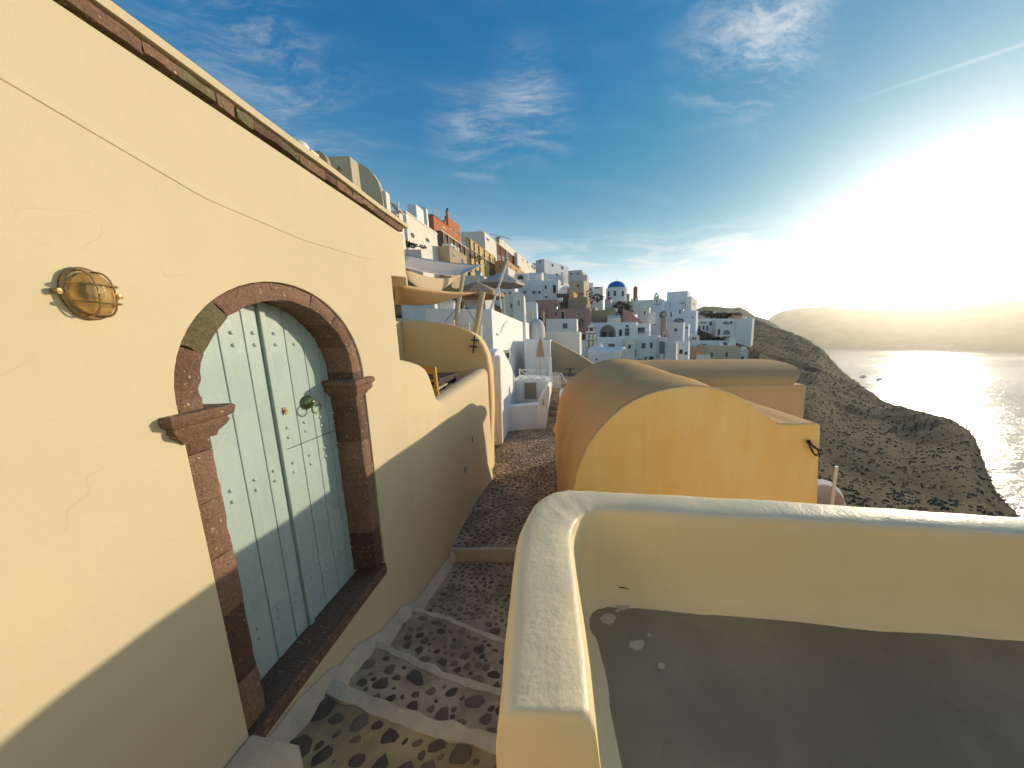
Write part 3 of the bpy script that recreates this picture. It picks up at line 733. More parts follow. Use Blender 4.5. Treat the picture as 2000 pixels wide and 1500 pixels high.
# door: leaf boards, cover strip, studs, ring knocker, lock
XD = -1.685
dr = MB().extrude([(XD - 0.05, 1.30, ZB + 0.02), (XD - 0.05, 2.42, ZB + 0.02)] + [(XD - 0.05, YC + 0.52 * math.cos(math.pi * k / 20) + 0.01, ZS + 0.52 * math.sin(math.pi * k / 20)) for k in range(21)], (0.032, 0, 0)).build('door', M['groove'], house)
ORIG[dr.name] = org(house)
def arch_top(y): R = 0.515; d = y - YC; return ZS + math.sqrt(max(0.0, R * R - d * d))
def plank(y0, y1, z0, z1, archy):
    n = 4; b_ = [(XD - 0.018, y0, z0), (XD - 0.018, y1, z0)]
    if archy: top = [(XD - 0.018, y1 + (y0 - y1) * k / n, max(z0 + 0.1, arch_top(y1 + (y0 - y1) * k / n))) for k in range(n + 1)]
    else: top = [(XD - 0.018, y1, z1), (XD - 0.018, y0, z1)]
    mb = MB().extrude(b_ + top, (0.018, 0, 0)); return mb.build('plank', M['door'], dr, bevel=0.003)
ORIG[dr.name] = org(house)
eds = [1.345, 1.40, 1.52, 1.645, 1.768, 1.852]
for a, b_ in zip(eds, eds[1:]): plank(a + 0.0025, b_ - 0.0025, ZB + 0.03, 0, True)
eds = [1.888, 2.003, 2.128, 2.25, 2.362]
for a, b_ in zip(eds, eds[1:]):
    plank(a + 0.0025, b_ - 0.0025, ZB + 0.03, 1.073, False); plank(a + 0.0025, b_ - 0.0025, 1.078, 0, True)
MB().box(XD - 0.02, 1.853, ZB + 0.028, XD + 0.016, 1.887, 2.012).build('cover_strip', M['door'], dr, bevel=0.004)
MB().box(XD - 0.03, 1.36, ZB + 0.005, XD + 0.004, 2.365, ZB + 0.026).build('bottom_rail', M['door'], dr, bevel=0.003)
sm = bpy.data.meshes.new('stud'); mb = MB().lathe((0, 0, 0), [(0.011, 0), (0.0105, 0.003), (0.008, 0.006), (0.004, 0.008), (0, 0.0085)], 12, (1, 0, 0)); sm.from_pydata([tuple(q) for q in mb.v], [], mb.f); sm.materials.append(M['door']); sm.polygons.foreach_set('use_smooth', [True] * len(sm.polygons))
for ys, zs in (([1.585, 1.706, 1.815], (1.785, 1.72)), ([1.935, 2.06, 2.185], (1.785, 1.72)), ([1.925, 2.05, 2.175, 2.30], (1.21, 1.148, 0.98, 0.92, 0.17, 0.11)), ([1.57, 1.69, 1.80], (0.985, 0.925, 0.17, 0.11))):
    for y in ys:
        for z in zs:
            if z > 1.5 and z > arch_top(y) - 0.05: continue
            o = bpy.data.objects.new('stud', sm); COL.objects.link(o); o.parent = dr; o.location = Vector((XD, y, z)) - org(house)
kn = MB().lathe((XD, 2.085, 1.335), [(0.047, 0), (0.046, 0.010), (0.034, 0.026), (0.016, 0.036), (0.012, 0.05), (0, 0.054)], 22, (1, 0, 0))
ring = [(XD + 0.058 + 0.006 * math.cos(a), 2.085 + 0.036 * math.sin(a), 1.298 + 0.036 * math.cos(a)) for a in [2 * math.pi * k / 24 for k in range(24)]]
kn.tube(ring, 0.0045, 8, True); kn.tube([(XD + 0.03, 2.085, 1.335), (XD + 0.062, 2.085, 1.333)], 0.007, 8)
auto(kn.build('ring_knocker', M['verdigris'], dr), 40)
lk = MB().box(XD, 1.912, 1.292, XD + 0.006, 1.934, 1.338); lk.lathe((XD, 1.923, 1.316), [(0.010, 0), (0.010, 0.014), (0, 0.014)], 12, (1, 0, 0)); auto(lk.build('lock', M['brass'], dr), 40)

# bulkhead lamp
lc = Vector((XW, 1.118, 1.893)); LAMP_SQ = (0.80, 0.74, 1.14)
lamp = thing('wall_lamp', lc, 'round brass caged bulkhead lamp on the cream wall left of the arched door', 'lamp')
MB().lathe(lc, [(0.0, 0.0), (0.070, 0.0), (0.072, 0.012), (0.066, 0.018), (0.0, 0.018)], 28, (1, 0, 0)).build('base_ring', M['brass'], lamp, smooth=True)
MB().lathe(lc, [(0.058, 0.012), (0.0575, 0.03), (0.052, 0.05), (0.040, 0.064), (0.022, 0.071), (0, 0.073)], 28, (1, 0, 0)).build('glass', M['lampglass'], lamp, smooth=True)
mb = MB()
for o_ in (-0.024, 0.024):
    h = math.sqrt(0.066 ** 2 - o_ ** 2); n = 14
    for vert in (0, 1):
        pts = []
        for k in range(n + 1):
            a = math.pi * k / n; t = -h * math.cos(a); x = 0.014 + 0.064 * math.sin(a) ** 0.7
            pts.append(lc + (Vector((x, o_, t)) if vert else Vector((x + 0.002, t, o_))))
        mb.tube(pts, 0.0028, 6)
mb.tube([lc + Vector((0.016, 0.067 * math.cos(2 * math.pi * k / 28), 0.067 * math.sin(2 * math.pi * k / 28))) for k in range(28)], 0.0032, 6, True)
for s in (-1, 1): mb.tube([lc + Vector((0.016, s * 0.066, 0)), lc + Vector((0.016, s * 0.083, 0))], [0.004, 0.006], 8); mb.lathe(lc + Vector((0.005, s * 0.083, 0)), [(0.008, 0), (0.008, 0.02), (0, 0.022)], 10, (1, 0, 0))
auto(mb.build('cage', M['brass'], lamp), 50)
MB().lathe(lc + Vector((0.02, 0, 0.008)), [(0.0, 0.0), (0.012, 0.002), (0.022, 0.015), (0.02, 0.03), (0.0, 0.038)], 14, (1, 0, 0)).build('bulb', M['whitepaint'], lamp, smooth=True)

for o in list(lamp.children):
    for v_ in o.data.vertices: v_.co = Vector((v_.co.x * LAMP_SQ[0], v_.co.y * LAMP_SQ[1], v_.co.z * LAMP_SQ[2]))

# ================================================================== STREET WALL OF THE NEIGHBOURING TERRACE
def sweep_wall(name, st, label, mat, cat='wall', n_extra=0):
    """st: list of (y, z_top, x_out, x_in, flare); a plaster wall with a rounded top"""
    rows = []
    for (y, zt, xo, xi, fl) in st:
        w = xo - xi; j = noise.noise(Vector((y * 2.2, zt, 3))) * 0.012 * min(1, max(0, (y - 3.05) / 0.5))
        rows.append([(xo + fl + 0.03 * (y > 3.1), y, -1.75), (xo + fl, y, -1.15), (xo + fl * 0.35, y, -0.75), (xo + j, y, zt - 0.5 * w), (xo - 0.012 + j, y, zt - 0.28 * w), (xo - 0.10 * w + j, y, zt - 0.12 * w),
                     (xo - 0.26 * w, y, zt - 0.03 * w), (xo - 0.5 * w, y, zt), (xo - 0.78 * w, y, zt - 0.04 * w), (xi + 0.01, y, zt - 0.16 * w), (xi, y, zt - 0.4 * w), (xi, y, -1.75)])
    mb = MB().grid(rows); n = 12; m_ = len(rows)
    mb.f.append(tuple(range(n))); mb.f.append(tuple((m_ - 1) * n + k for k in reversed(range(n))))
    o = auto(mb.build(name, mat), 70); return tag(o, label, cat)
st = [(2.90, 1.58, -1.502, -1.74, 0), (3.02, 1.565, -1.501, -1.74, 0), (3.2, 1.53, -1.50, -1.74, 0), (3.38, 1.485, -1.50, -1.74, 0), (3.48, 1.44, -1.50, -1.74, 0), (3.55, 1.37, -1.50, -1.74, 0), (3.60, 1.28, -1.50, -1.75, 0), (3.65, 1.16, -1.50, -1.76, 0),
      (3.71, 1.05, -1.50, -1.77, 0), (3.80, 0.99, -1.50, -1.78, 0), (3.95, 0.985, -1.50, -1.79, 0), (4.3, 1.01, -1.50, -1.80, 0), (4.8, 1.04, -1.50, -1.81, 0.0), (5.2, 1.07, -1.50, -1.82, 0.03), (5.5, 1.09, -1.50, -1.82, 0.07), (5.75, 1.11, -1.50, -1.82, 0.10), (5.92, 1.13, -1.50, -1.82, 0.08),
      (6.1, 1.15, -1.50, -1.82, 0.0), (6.3, 1.18, -1.50, -1.82, -0.03)]
sweep_wall('street_wall', st, 'low cream plaster wall with a rounded top sloping along the cobbled path beside the house', M['cream_d'])
prof = [(-3.6, -1.2), (-3.6, 2.16), (-3.16, 2.17), (-2.7, 2.125), (-2.3, 2.07), (-2.0, 1.99), (-1.8, 1.91), (-1.66, 1.80), (-1.56, 1.64), (-1.49, 1.45), (-1.455, 1.2), (-1.44, 0.9), (-1.45, 0.3), (-1.50, -0.4), (-1.53, -1.2)]
bw = MB().extrude([(x, 6.25, z) for x, z in prof], (0, 0.38, 0)).build('terrace_wall', M['cream_t'], bevel=0.07, seg=3)
tag(auto(bw, 40), 'tall shaded cream wall with a curved shoulder closing the dining terrace', 'wall')
t = MB().extrude([(-3.1, 2.96, -1.0), (-3.1, 6.24, -1.0), (-3.1, 6.24, 2.10), (-3.1, 4.2, 2.10), (-3.1, 2.96, 2.10)], (-0.3, 0, 0)).build('side_wall', M['cream_d'], bevel=0.02)
tag(t, 'grey shaded side wall between the cream house and the tall terrace wall', 'wall')
structure(MB().box(-3.1, 2.96, -0.6, -1.83, 6.24, 0.36).build('dining_terrace', M['cream_d']))
t = MB().box(-2.2, 3.215, 2.285, -1.515, 3.25, 2.40).build('roof_beam', M['cream_d'], bevel=0.01); tag(t, 'square plastered beam end above the tan sail behind the house corner', 'beam')
t = MB().tube([(-3.07, 4.6, 1.55), (-3.07, 4.6, 2.30)], 0.02, 8).build('vertical_pipe', M['darkwood']); tag(t, 'thin dark upright pipe in the corner behind the house', 'pipe')
# round vent and mark on the street wall
pv = atx(908, 917, -1.5)
vt = thing('wall_vent', pv, 'small round dark drain vent low on the street wall', 'vent')
MB().lathe(pv + Vector((-0.02, 0, 0)), [(0.052, 0), (0.052, 0.030), (0.038, 0.034), (0.034, 0.022)], 18, (1, 0, 0)).build('rim', M['metal'], vt, smooth=True)
MB().lathe(pv + Vector((-0.02, 0, 0)), [(0.036, 0.02), (0, 0.024)], 18, (1, 0, 0)).build('hole', M['dark'], vt)
pv = atx(922, 858, -1.5); t = MB().quadbox(pv + Vector((-0.01, -0.012, -0.05)), (0.018, 0, 0), (0, 0.02, 0), (0, 0, 0.10)).build('wall_slot', M['dark']); tag(t, 'narrow dark slot high on the street wall above the vent', 'slot')
# bracket on the back wall
br = atr(925, 663, 6.45); yb = 6.24
mb = MB()
for (u0, v0, u1, v1) in ((919, 664, 936, 665), (927, 655, 924, 690), (916, 676, 932, 678)):
    a, b_ = aty(u0, v0, yb - 0.03), aty(u1, v1, yb - 0.03); mb.tube([a, b_], 0.014, 6)
tag(mb.build('pole_bracket', M['dark']), 'dark iron pole bracket bolted to the tall terrace wall', 'bracket')

# chair and table on the terrace
def slat_chair(loc, rz):
    c = thing('slat_chair', loc, 'honey coloured slatted wooden chair behind the street wall', 'chair'); c.rotation_euler[2] = rz
    Rz = Matrix.Rotation(rz, 4, 'Z')
    def part(name, mb):
        me = bpy.data.meshes.new(name); me.from_pydata([tuple(q) for q in mb.v], [], mb.f); me.materials.append(M['wood']); o = bpy.data.objects.new(name, me); COL.objects.link(o); o.parent = c; return o
    for sx in (-0.2, 0.2):
        part('rear_leg', MB().quadbox((sx - 0.018, -0.2, 0), (0.036, 0, 0), (0, 0.036, 0), (0, -0.06, 0.90)))
        part('front_leg', MB().quadbox((sx - 0.018, 0.18, 0), (0.036, 0, 0), (0, 0.036, 0), (0, 0, 0.45)))
    part('seat', MB().box(-0.21, -0.2, 0.43, 0.21, 0.23, 0.46))
    for z in (0.53, 0.61, 0.69): part('slat', MB().quadbox((-0.19, -0.225 - z * 0.015, z), (0.38, 0, 0), (0, 0.015, 0), (0, 0, 0.035)))
    part('top_rail', MB().quadbox((-0.2, -0.245, 0.80), (0.40, 0, 0), (0, 0.02, 0), (0, 0, 0.10)))
pc_ = aty(845, 718, 4.35)
slat_chair((aty(858, 745, 4.15).x - 0.20, 4.38, aty(845, 716, 4.14).z - 0.90), math.radians(-8))
pt = aty(905, 728, 5.35)
tb = thing('dining_table', (-2.25, 5.2, 0.36), 'dark wooden dining table behind the slatted chair', 'table')
MB().box(-2.85, 4.75, 1.10, -1.88, 5.65, 1.14).build('tabletop', M['darkwood'], tb, bevel=0.005)
for x in (-2.78, -1.95):
    for y in (4.82, 5.58): MB().box(x - 0.03, y - 0.03, 0.36, x + 0.03, y + 0.03, 1.10).build('leg', M['darkwood'], tb)
MB().box(-2.8, 4.80, 0.98, -1.93, 5.60, 1.09).build('apron', M['darkwood'], tb)
dc = thing('terrace_chair', (-2.05, 4.75, 0.36), 'dark armchair with a pale arm rest drawn up to the dining table', 'chair')
MB().box(-2.2, 4.55, 0.75, -1.86, 4.95, 0.82).build('seat', M['darkwood'], dc)
MB().quadbox((-1.89, 4.52, 0.98), (0.05, 0, 0), (0, 0.45, 0.03), (0, 0, 0.03)).build('arm_rest', M['palewood'], dc)
for x in (-2.18, -1.9):
    for y in (4.57, 4.9): MB().box(x, y, 0.36, x + 0.04, y + 0.04, 0.98).build('leg', M['darkwood'], dc)
MB().quadbox((-2.22, 4.52, 0.8), (0.04, 0, 0), (0, 0.45, 0), (-0.04, 0, 0.40)).build('backrest', M['darkwood'], dc)

# ================================================================== NEAR PARAPET AND TERRACE
OUT = [(-0.138, 0.508), (-0.141, 0.54), (-0.155, 0.70), (-0.170, 0.90), (-0.172, 1.02), (-0.168, 1.10), (-0.155, 1.19), (-0.130, 1.275), (-0.095, 1.335), (-0.045, 1.378), (0.03, 1.396), (0.12, 1.388), (0.27, 1.36), (0.6, 1.295), (0.99, 1.21), (1.5, 1.085), (2.0, 0.965), (2.8, 0.77), (4.0, 0.48)]
INN = [(0.062, 0.482), (0.061, 0.52), (0.058, 0.70), (0.046, 0.88), (0.042, 0.97), (0.042, 1.01), (0.044, 1.04), (0.049, 1.07), (0.057, 1.10), (0.072, 1.135), (0.10, 1.168), (0.14, 1.185), (0.22, 1.186), (0.52, 1.122), (0.92, 1.045), (1.42, 0.94), (1.85, 0.845), (2.68, 0.645), (3.9, 0.36)]
def dens(P, n=4):
    out = []
    for a, b_ in zip(P, P[1:]):
        for k in range(n): out.append((a[0] + (b_[0] - a[0]) * k / n, a[1] + (b_[1] - a[1]) * k / n))
    return out + [P[-1]]
O2, I2 = dens(OUT), dens(INN); rows = []
for (ox, oy), (ix, iy) in zip(O2, I2):
    o = Vector((ox, oy, 0)); i_ = Vector((ix, iy, 0)); d = (o - i_).normalized()
    def q(base, off, z, amp=0.004):
        p_ = base + d * off + Vector((0, 0, z)); a = amp
        return p_ + Vector((noise.noise(p_ * 7), noise.noise(p_ * 7 + Vector((3, 1, 4))), noise.noise(p_ * 5 + Vector((9, 9, 1))))) * a * 1.5 + Vector((0, 0, 0.0035 * noise.noise(p_ * 22) + 0.003 * noise.noise(p_ * 2.3)))
    w = (o - i_).length
    rows.append([q(o, 0.06, -1.5), q(o, 0.035, -0.2), q(o, 0.012, 0.6), q(o, 0.004, 0.93), q(o, -0.002, 0.972), q(o, -0.012, 0.99), q(o, -0.03, 0.999),
                 q(o, -0.3 * w, 1.003), q(o, -0.6 * w, 1.001), q(i_, 0.028, 0.998), q(i_, 0.012, 0.990), q(i_, 0.002, 0.974), q(i_, -0.003, 0.94), q(i_, -0.018, 0.78), q(i_, -0.040, 0.64), q(i_, -0.060, 0.612), q(i_, -0.095, 0.598), q(i_, -0.10, 0.5)])
mb = MB().grid(rows); n = 18
# end face towards the camera, softly rounded over
e0 = rows[0]; sh = [p + Vector((0.0, -0.006, -0.002 - 0.003 * (p.z > 0.9))) for p in e0]; sh2 = [p + Vector((0.0, -0.012, -0.014 if p.z > 0.9 else 0)) for p in e0]
k0 = len(mb.v); mb.v += sh + sh2
for k in range(n - 1):
    mb.f.append((k, k + 1, k0 + k + 1, k0 + k)); mb.f.append((k0 + k, k0 + k + 1, k0 + n + k + 1, k0 + n + k))
mb.f.append(tuple(k0 + n + k for k in range(n)))
pw = auto(mb.build('parapet_wall', [M['parapet_side'], M['parapet']]), 75)
for pl in pw.data.polygons:
    if pl.normal.z > 0.80 and pl.center.z > 0.9: pl.material_index = 1
tag(pw, 'thick rough white parapet curving round the grey terrace in the foreground', 'wall')
fl = [(x + 0.07 * 0, y) for x, y in INN]
fp = []
for (ox, oy), (ix, iy) in zip(OUT, INN):
    d = (Vector((ox, oy)) - Vector((ix, iy))).normalized(); fp.append((ix - d.x * 0.088, iy - d.y * 0.088, 0.6))
fp = [(0.155, -3, 0.6)] + fp + [(4.0, -3, 0.6)]
structure(mesh('terrace_floor', fp + [(x, y, 0.45) for x, y, z in fp], [tuple(range(len(fp))), tuple(range(2 * len(fp) - 1, len(fp) - 1, -1))] + [(i, (i + 1) % len(fp), len(fp) + (i + 1) % len(fp), len(fp) + i) for i in range(len(fp))], M['floor_grey']))
# pale worn patches on the floor paint, a thin skin of plaster each
for u, v, a, b_ in ((1217, 1184, .030, .017), (1188, 1208, .032, .022), (1243, 1258, .030, .018), (1292, 1300, .012, .010), (1206, 1192, .008, .006), (1268, 1240, .008, .006)):
    p = atz(u, v, 0.604); n_ = 16; sd = random.uniform(0, 99)
    pl_ = [(p.x + a * math.cos(2 * math.pi * k / n_) * (1 + 0.35 * noise.noise(Vector((math.cos(2 * math.pi * k / n_) * 1.4, math.sin(2 * math.pi * k / n_) * 1.4, sd)))), p.y + b_ * math.sin(2 * math.pi * k / n_) * (1 + 0.5 * noise.noise(Vector((math.cos(2 * math.pi * k / n_) * 1.6, math.sin(2 * math.pi * k / n_) * 1.6, sd + 5)))), 0.6005) for k in range(n_)]
    o = MB().extrude(pl_, (0, 0, 0.0035)).build('bare_patch', M['sand'], bpy.data.objects['terrace_floor'])
# flaked line along the foot of the parapet
for u0, u1, v0, v1 in ((1166, 1186, 1142, 1146), (1203, 1228, 1146, 1150), (1246, 1280, 1150, 1151)):
    a, b_ = aty(u0, v0, 1.14), aty(u1, v1, 1.12)
    a = atz(u0, v0, 0.648); b_ = atz(u1, v1, 0.646)
    MB().tube([a, (a + b_) / 2 + Vector((0, 0.0, 0.002)), b_], [0.001, 0.0035, 0.001], 6).build('flaked_edge', M['darkwood'], pw)

# ================================================================== OCHRE VAULTED HOUSE
vh = thing('vaulted_house', (1.4, 4.5, -1.4), 'ochre barrel vaulted house with a bright orange lunette wall behind the parapet', 'house')
AF = [(0.06, -1.5), (0.07, -0.2), (0.09, 0.15), (0.115, 0.33), (0.165, 0.58), (0.30, 0.83), (0.415, 0.965), (0.54, 1.08), (0.655, 1.16), (0.77, 1.22), (0.95, 1.275), (1.14, 1.31), (1.38, 1.325), (1.64, 1.26), (1.91, 1.11), (2.09, 0.98), (2.20, 0.905)]
AB = [(-0.14, -1.5), (-0.14, -1.09), (-0.125, -0.6), (-0.10, -0.1), (-0.05, 0.36), (0.12, 0.72), (0.30, 0.90), (0.55, 1.075), (0.72, 1.16), (0.90, 1.235), (1.08, 1.28), (1.27, 1.31), (1.50, 1.31), (1.76, 1.27), (2.05, 1.19), (2.35, 1.06), (2.60, 0.93)]
def dens3(A, n=3):
    a = np.array(A); t = np.linspace(0, len(A) - 1, (len(A) - 1) * n + 1); k = np.arange(len(A))
    return list(zip(np.interp(t, k, a[:, 0]), np.interp(t, k, a[:, 1])))
def smooth_line(P, it=4):
    P = [tuple(p) for p in P]
    for _ in range(it): P = [P[0]] + [((P[i - 1][0] + 2 * P[i][0] + P[i + 1][0]) / 4, (P[i - 1][1] + 2 * P[i][1] + P[i + 1][1]) / 4) for i in range(1, len(P) - 1)] + [P[-1]]
    return P
F3, B3 = smooth_line(dens3(AF), 6), smooth_line(dens3(AB), 6); rows = []
YF = 2.65
for k in range(25):
    t = k / 24; y = YF + 0.030 + (6.60 - YF) * t; s = t
    row = []
    for (fx, fz), (bx, bz) in zip(F3, B3):
        x, z = fx + (bx - fx) * s, fz + (bz - fz) * s; e = 0.02 if k else 0.0
        row.append((x + noise.noise(Vector((x, y, z)) * 1.6) * e, y, z + noise.noise(Vector((x, y, z)) * 1.4 + Vector((4, 4, 4))) * e))
    rows.append(row)
mb = MB().grid(rows); last = rows[-1]
mb.extrude([last[0]] + last[1:] , (0, 0.05, 0))
auto(mb.build('vault_roof', M['vault_top'], vh), 60)
# the lunette wall, a few mm proud and just inside the roof line
lun = [(x, YF, z) for x, z in F3] + [(2.24, YF, 0.905), (2.40, YF, 0.895), (2.60, YF, 0.902), (2.655, YF, 0.892), (2.672, YF, 0.85), (2.70, YF, 0.45), (2.74, YF, 0.04), (2.80, YF, -1.5)]
mb = MB(); rows = []
lo = MB().extrude(lun, (0, 0.035, 0)).build('lunette_wall', M['vault_end'], vh, bevel=0.022, seg=3); auto(lo, 40)
# shoulder to the right of the vault
sh_ = MB(); rows = []
for j in range(6):
    y = YF + 0.030 + 1.22 * j / 5
    rows.append([(2.0 - 0.02 * j, y, 1.02), (2.12 - 0.05 * j, y, 0.955), (2.22, y, 0.905), (2.40, y, 0.893), (2.62, y, 0.90), (2.66, y, 0.885), (2.672, y, 0.84), (2.74, y, 0.04), (2.80, y, -1.5)])
sh_.grid(rows); auto(sh_.build('shoulder', M['vault_top'], vh), 50)
MB().box(2.0, 3.85, -1.5, 2.60, 4.9, 0.74).build('side_wall', M['vault_wall'], vh)
# cross vault behind
cv = thing('cross_vault', (3.0, 5.8, -1.4), 'second sand coloured vaulted house lying crosswise behind the ochre vault', 'house')
wall_pts = [(1.6, 5.0), (4.63, 5.0)]
MB().extrude([(1.9, 5.0, -3), (4.72, 5.0, -3), (4.655, 5.0, 0.0), (4.63, 5.0, 0.905), (1.9, 5.0, 0.905)], (0, 3.0, 0)).build('wall', M['vault_wall'], cv, bevel=0.02)
rows = []
for k in range(17):
    a = math.pi * k / 16; y = 6.5 - 1.46 * math.cos(a); z = 0.90 + 0.375 * math.sin(a) ** 0.85
    xr = 4.98 - 0.58 * (1 - math.sin(a)) ** 1.0
    rows.append([(1.35 + (xr - 1.35) * t / 14, y, z + noise.noise(Vector((t * 0.6, y, 2))) * 0.012) for t in range(15)])
mb = MB().grid(rows); mb.f.append(tuple((k + 1) * 15 - 1 for k in range(17)))
auto(mb.build('vault_roof', M['vault_top'], cv), 50)
# rope loop on the lunette wall
mb = MB(); mb.tube([aty(u, v, 2.60) for u, v in ((1579, 863), (1582, 872), (1588, 884), (1594, 890), (1599, 887), (1597, 878), (1590, 873), (1584, 868), (1580, 864))], 0.009, 6)
mb.tube([aty(1578, 861, 2.62), aty(1583, 868, 2.58)], 0.02, 6); mb.tube([aty(1588, 872, 2.58), aty(1603, 880, 2.60)], 0.012, 6)
tag(mb.build('rope_loop', M['dark'], smooth=True), 'dark rope loop tied to a peg at the corner of the orange lunette wall', 'rope')
# white lower terrace edge and its post
lw = thing('lower_terrace', aty(1640, 990, 6.0), 'small white curved terrace wall below the right corner of the orange house', 'wall')
a = [atz(u, v, -0.95) for u, v in ((1585, 936), (1606, 936), (1622, 940), (1640, 956), (1647, 968), (1650, 985), (1655, 1010))]
rows = [[(p.x, p.y, -2.4) for p in a], [tuple(p) for p in a], [(p.x - 0.16, p.y + 0.10, -0.94) for p in a], [(p.x - 0.16, p.y + 0.10, -2.4) for p in a]]
c_ = sum(a, Vector()) / len(a)
rows[2] = [tuple(p + (Vector((c_.x - 1.2, c_.y - 1.6, -0.95)) - p).normalized() * 0.24) for p in a]; rows[3] = [(x, y, -2.4) for x, y, z in rows[2]]
auto(MB().grid(rows).build('wall', M['white'], lw), 50)
MB().extrude([(p.x, p.y, -1.35) for p in a] + [(a[0].x - 2.2, a[-1].y - 0.5, -1.35)], (0, 0, -0.4)).build('paving', M['floor_grey'], lw)
p0, p1 = atr(1626, 978, 5.3), atr(1634, 911, 5.3)
tag(MB().tube([p0 + (p0 - p1) * 1.2, p1], 0.022, 8).build('white_post', M['whitepaint']), 'thin leaning white post standing beside the small white terrace wall', 'post')
#@@PART3

# ================================================================== SAILS, POLES, PARASOLS
def sail(name, corners, label, mat, sag=0.12, n=10, group=None):
    A, B_, C_, D_ = map(Vector, corners); rows = []
    for i in range(n + 1):
        t = i / n; row = []
        for k in range(n + 1):
            s = k / n; p = (A * (1 - s) + B_ * s) * (1 - t) + (D_ * (1 - s) + C_ * s) * t
            p = p - Vector((0, 0, sag * 4 * s * (1 - s) * (0.5 + 2 * t * (1 - t)) * (0.6)))
            c_ = (A + B_ + C_ + D_) / 4; e = 0.10 * (4 * s * (1 - s) * (1 if i in (0, n) else 0) + 4 * t * (1 - t) * (1 if k in (0, n) else 0))
            row.append(p.lerp(c_, e * 0.6))
        rows.append(row)
    o = MB().grid(rows).build(name, mat, smooth=True)
    s_ = o.modifiers.new('thick', 'SOLIDIFY'); s_.thickness = 0.012
    return tag(o, label, 'sail', group)
sail('shade_sail', (aty(762, 551, 3.3), aty(930, 571, 6.6), aty(850, 593, 6.6), aty(768, 593, 4.7)), 'tan shade sail stretched from the house corner over the dining terrace', M['sail'], 0.10)
sail('shade_sail', (aty(775, 494, 9.5), aty(948, 517, 15), aty(899, 539, 9.5), aty(775, 517, 7.0)), 'large pale grey shade sail above the cream curtain sail', M['sail_grey'], 0.25)
sail('shade_sail', (aty(780, 519, 7.4), aty(899, 538, 9.3), aty(868, 560, 8.9), aty(792, 545, 7.6)), 'cream sail hanging in a belly under the pale grey one', M['sail_cream'], 0.55)
def pole(u0, v0, u1, v1, Y, r, label, mat):
    a, b_ = aty(u0, v0, Y), aty(u1, v1, Y); d = b_ - a
    return tag(MB().tube([a - d * 0.0, b_], r, 10).build('sail_pole', mat), label, 'pole', None)
pole(889, 636, 905, 533, 9.0, 0.055, 'pale sail pole leaning right under the corner of the grey shade sail', M['palewood'])
pole(927, 657, 943, 570, 6.55, 0.058, 'thick pale pole rising from the shoulder of the tall terrace wall', M['palewood'])
pole(957, 608, 992, 508, 10.5, 0.035, 'long thin pole leaning far right above the white house', M['whitepaint'])
pole(979, 603, 974, 560, 10.5, 0.025, 'short thin prop beside the long leaning pole', M['whitepaint'])
def guy(u0, v0, u1, v1, Y, label): return tag(MB().tube([aty(u0, v0, Y), aty(u1, v1, Y)], 0.008, 5).build('guy_wire', M['dark']), label, 'wire')
guy(902, 585, 928, 628, 8.0, 'dark guy wire slanting down between the two pale sail poles')
guy(900, 592, 870, 628, 9.0, 'dark guy wire slanting left from the first pale sail pole')
for i, (u, v0, v1) in enumerate(((886, 641, 625), (916, 647, 629), (940, 655, 634))):
    a, b_ = aty(u, v0 + 4, 6.7), aty(u, v1, 6.7)
    tag(MB().tube([a, b_], 0.022, 8).build('fence_post', M['whitepaint']), ('first little white rope post on top of the tall terrace wall, nearest the house', 'middle little white rope post on top of the tall terrace wall', 'last little white rope post on top of the tall terrace wall, by the shoulder')[i], 'post', 'white rope posts on the terrace wall')
tag(MB().tube([aty(886, 630, 6.7), aty(900, 637, 6.7), aty(916, 634, 6.7), aty(928, 641, 6.7), aty(940, 640, 6.7)], 0.008, 5).build('rope_railing', M['palewood']), 'pale rope slung between the little white posts', 'rope')

def parasol(loc, R, h_pole, drop, mat, label, group=None, n=8, scallop=0.1):
    o = thing('parasol', loc, label, 'parasol', group); L_ = Vector(loc); top = L_ + Vector((0, 0, h_pole)); rows = []
    for k in range(4):
        f = k / 3; rows.append([top + Vector((R * f * math.cos(2 * math.pi * j / (n * 2)) * (1 - scallop * (j % 2) * f), R * f * math.sin(2 * math.pi * j / (n * 2)) * (1 - scallop * (j % 2) * f), -drop * f ** 1.15)) for j in range(n * 2 + 1)])
    rows.append([p - Vector((0, 0, 0.12)) for p in rows[-1]])
    MB().grid(rows).build('canopy', mat, o)
    MB().tube([L_, top + Vector((0, 0, 0.08))], 0.03, 8).build('pole', M['palewood'], o); return o
p = aty(934, 575, 11.5); parasol((p.x, p.y, p.z - 1.9), 0.95, 2.35, 0.42, M['canvas'], 'open tan parasol behind the thick pale pole', 'open parasols on the white house terrace')
p = aty(982, 553, 16); parasol((p.x, p.y, p.z - 1.8), 1.1, 2.35, 0.55, M['sail_grey'], 'open pale pinkish parasol behind the long leaning pole', 'open parasols on the white house terrace')

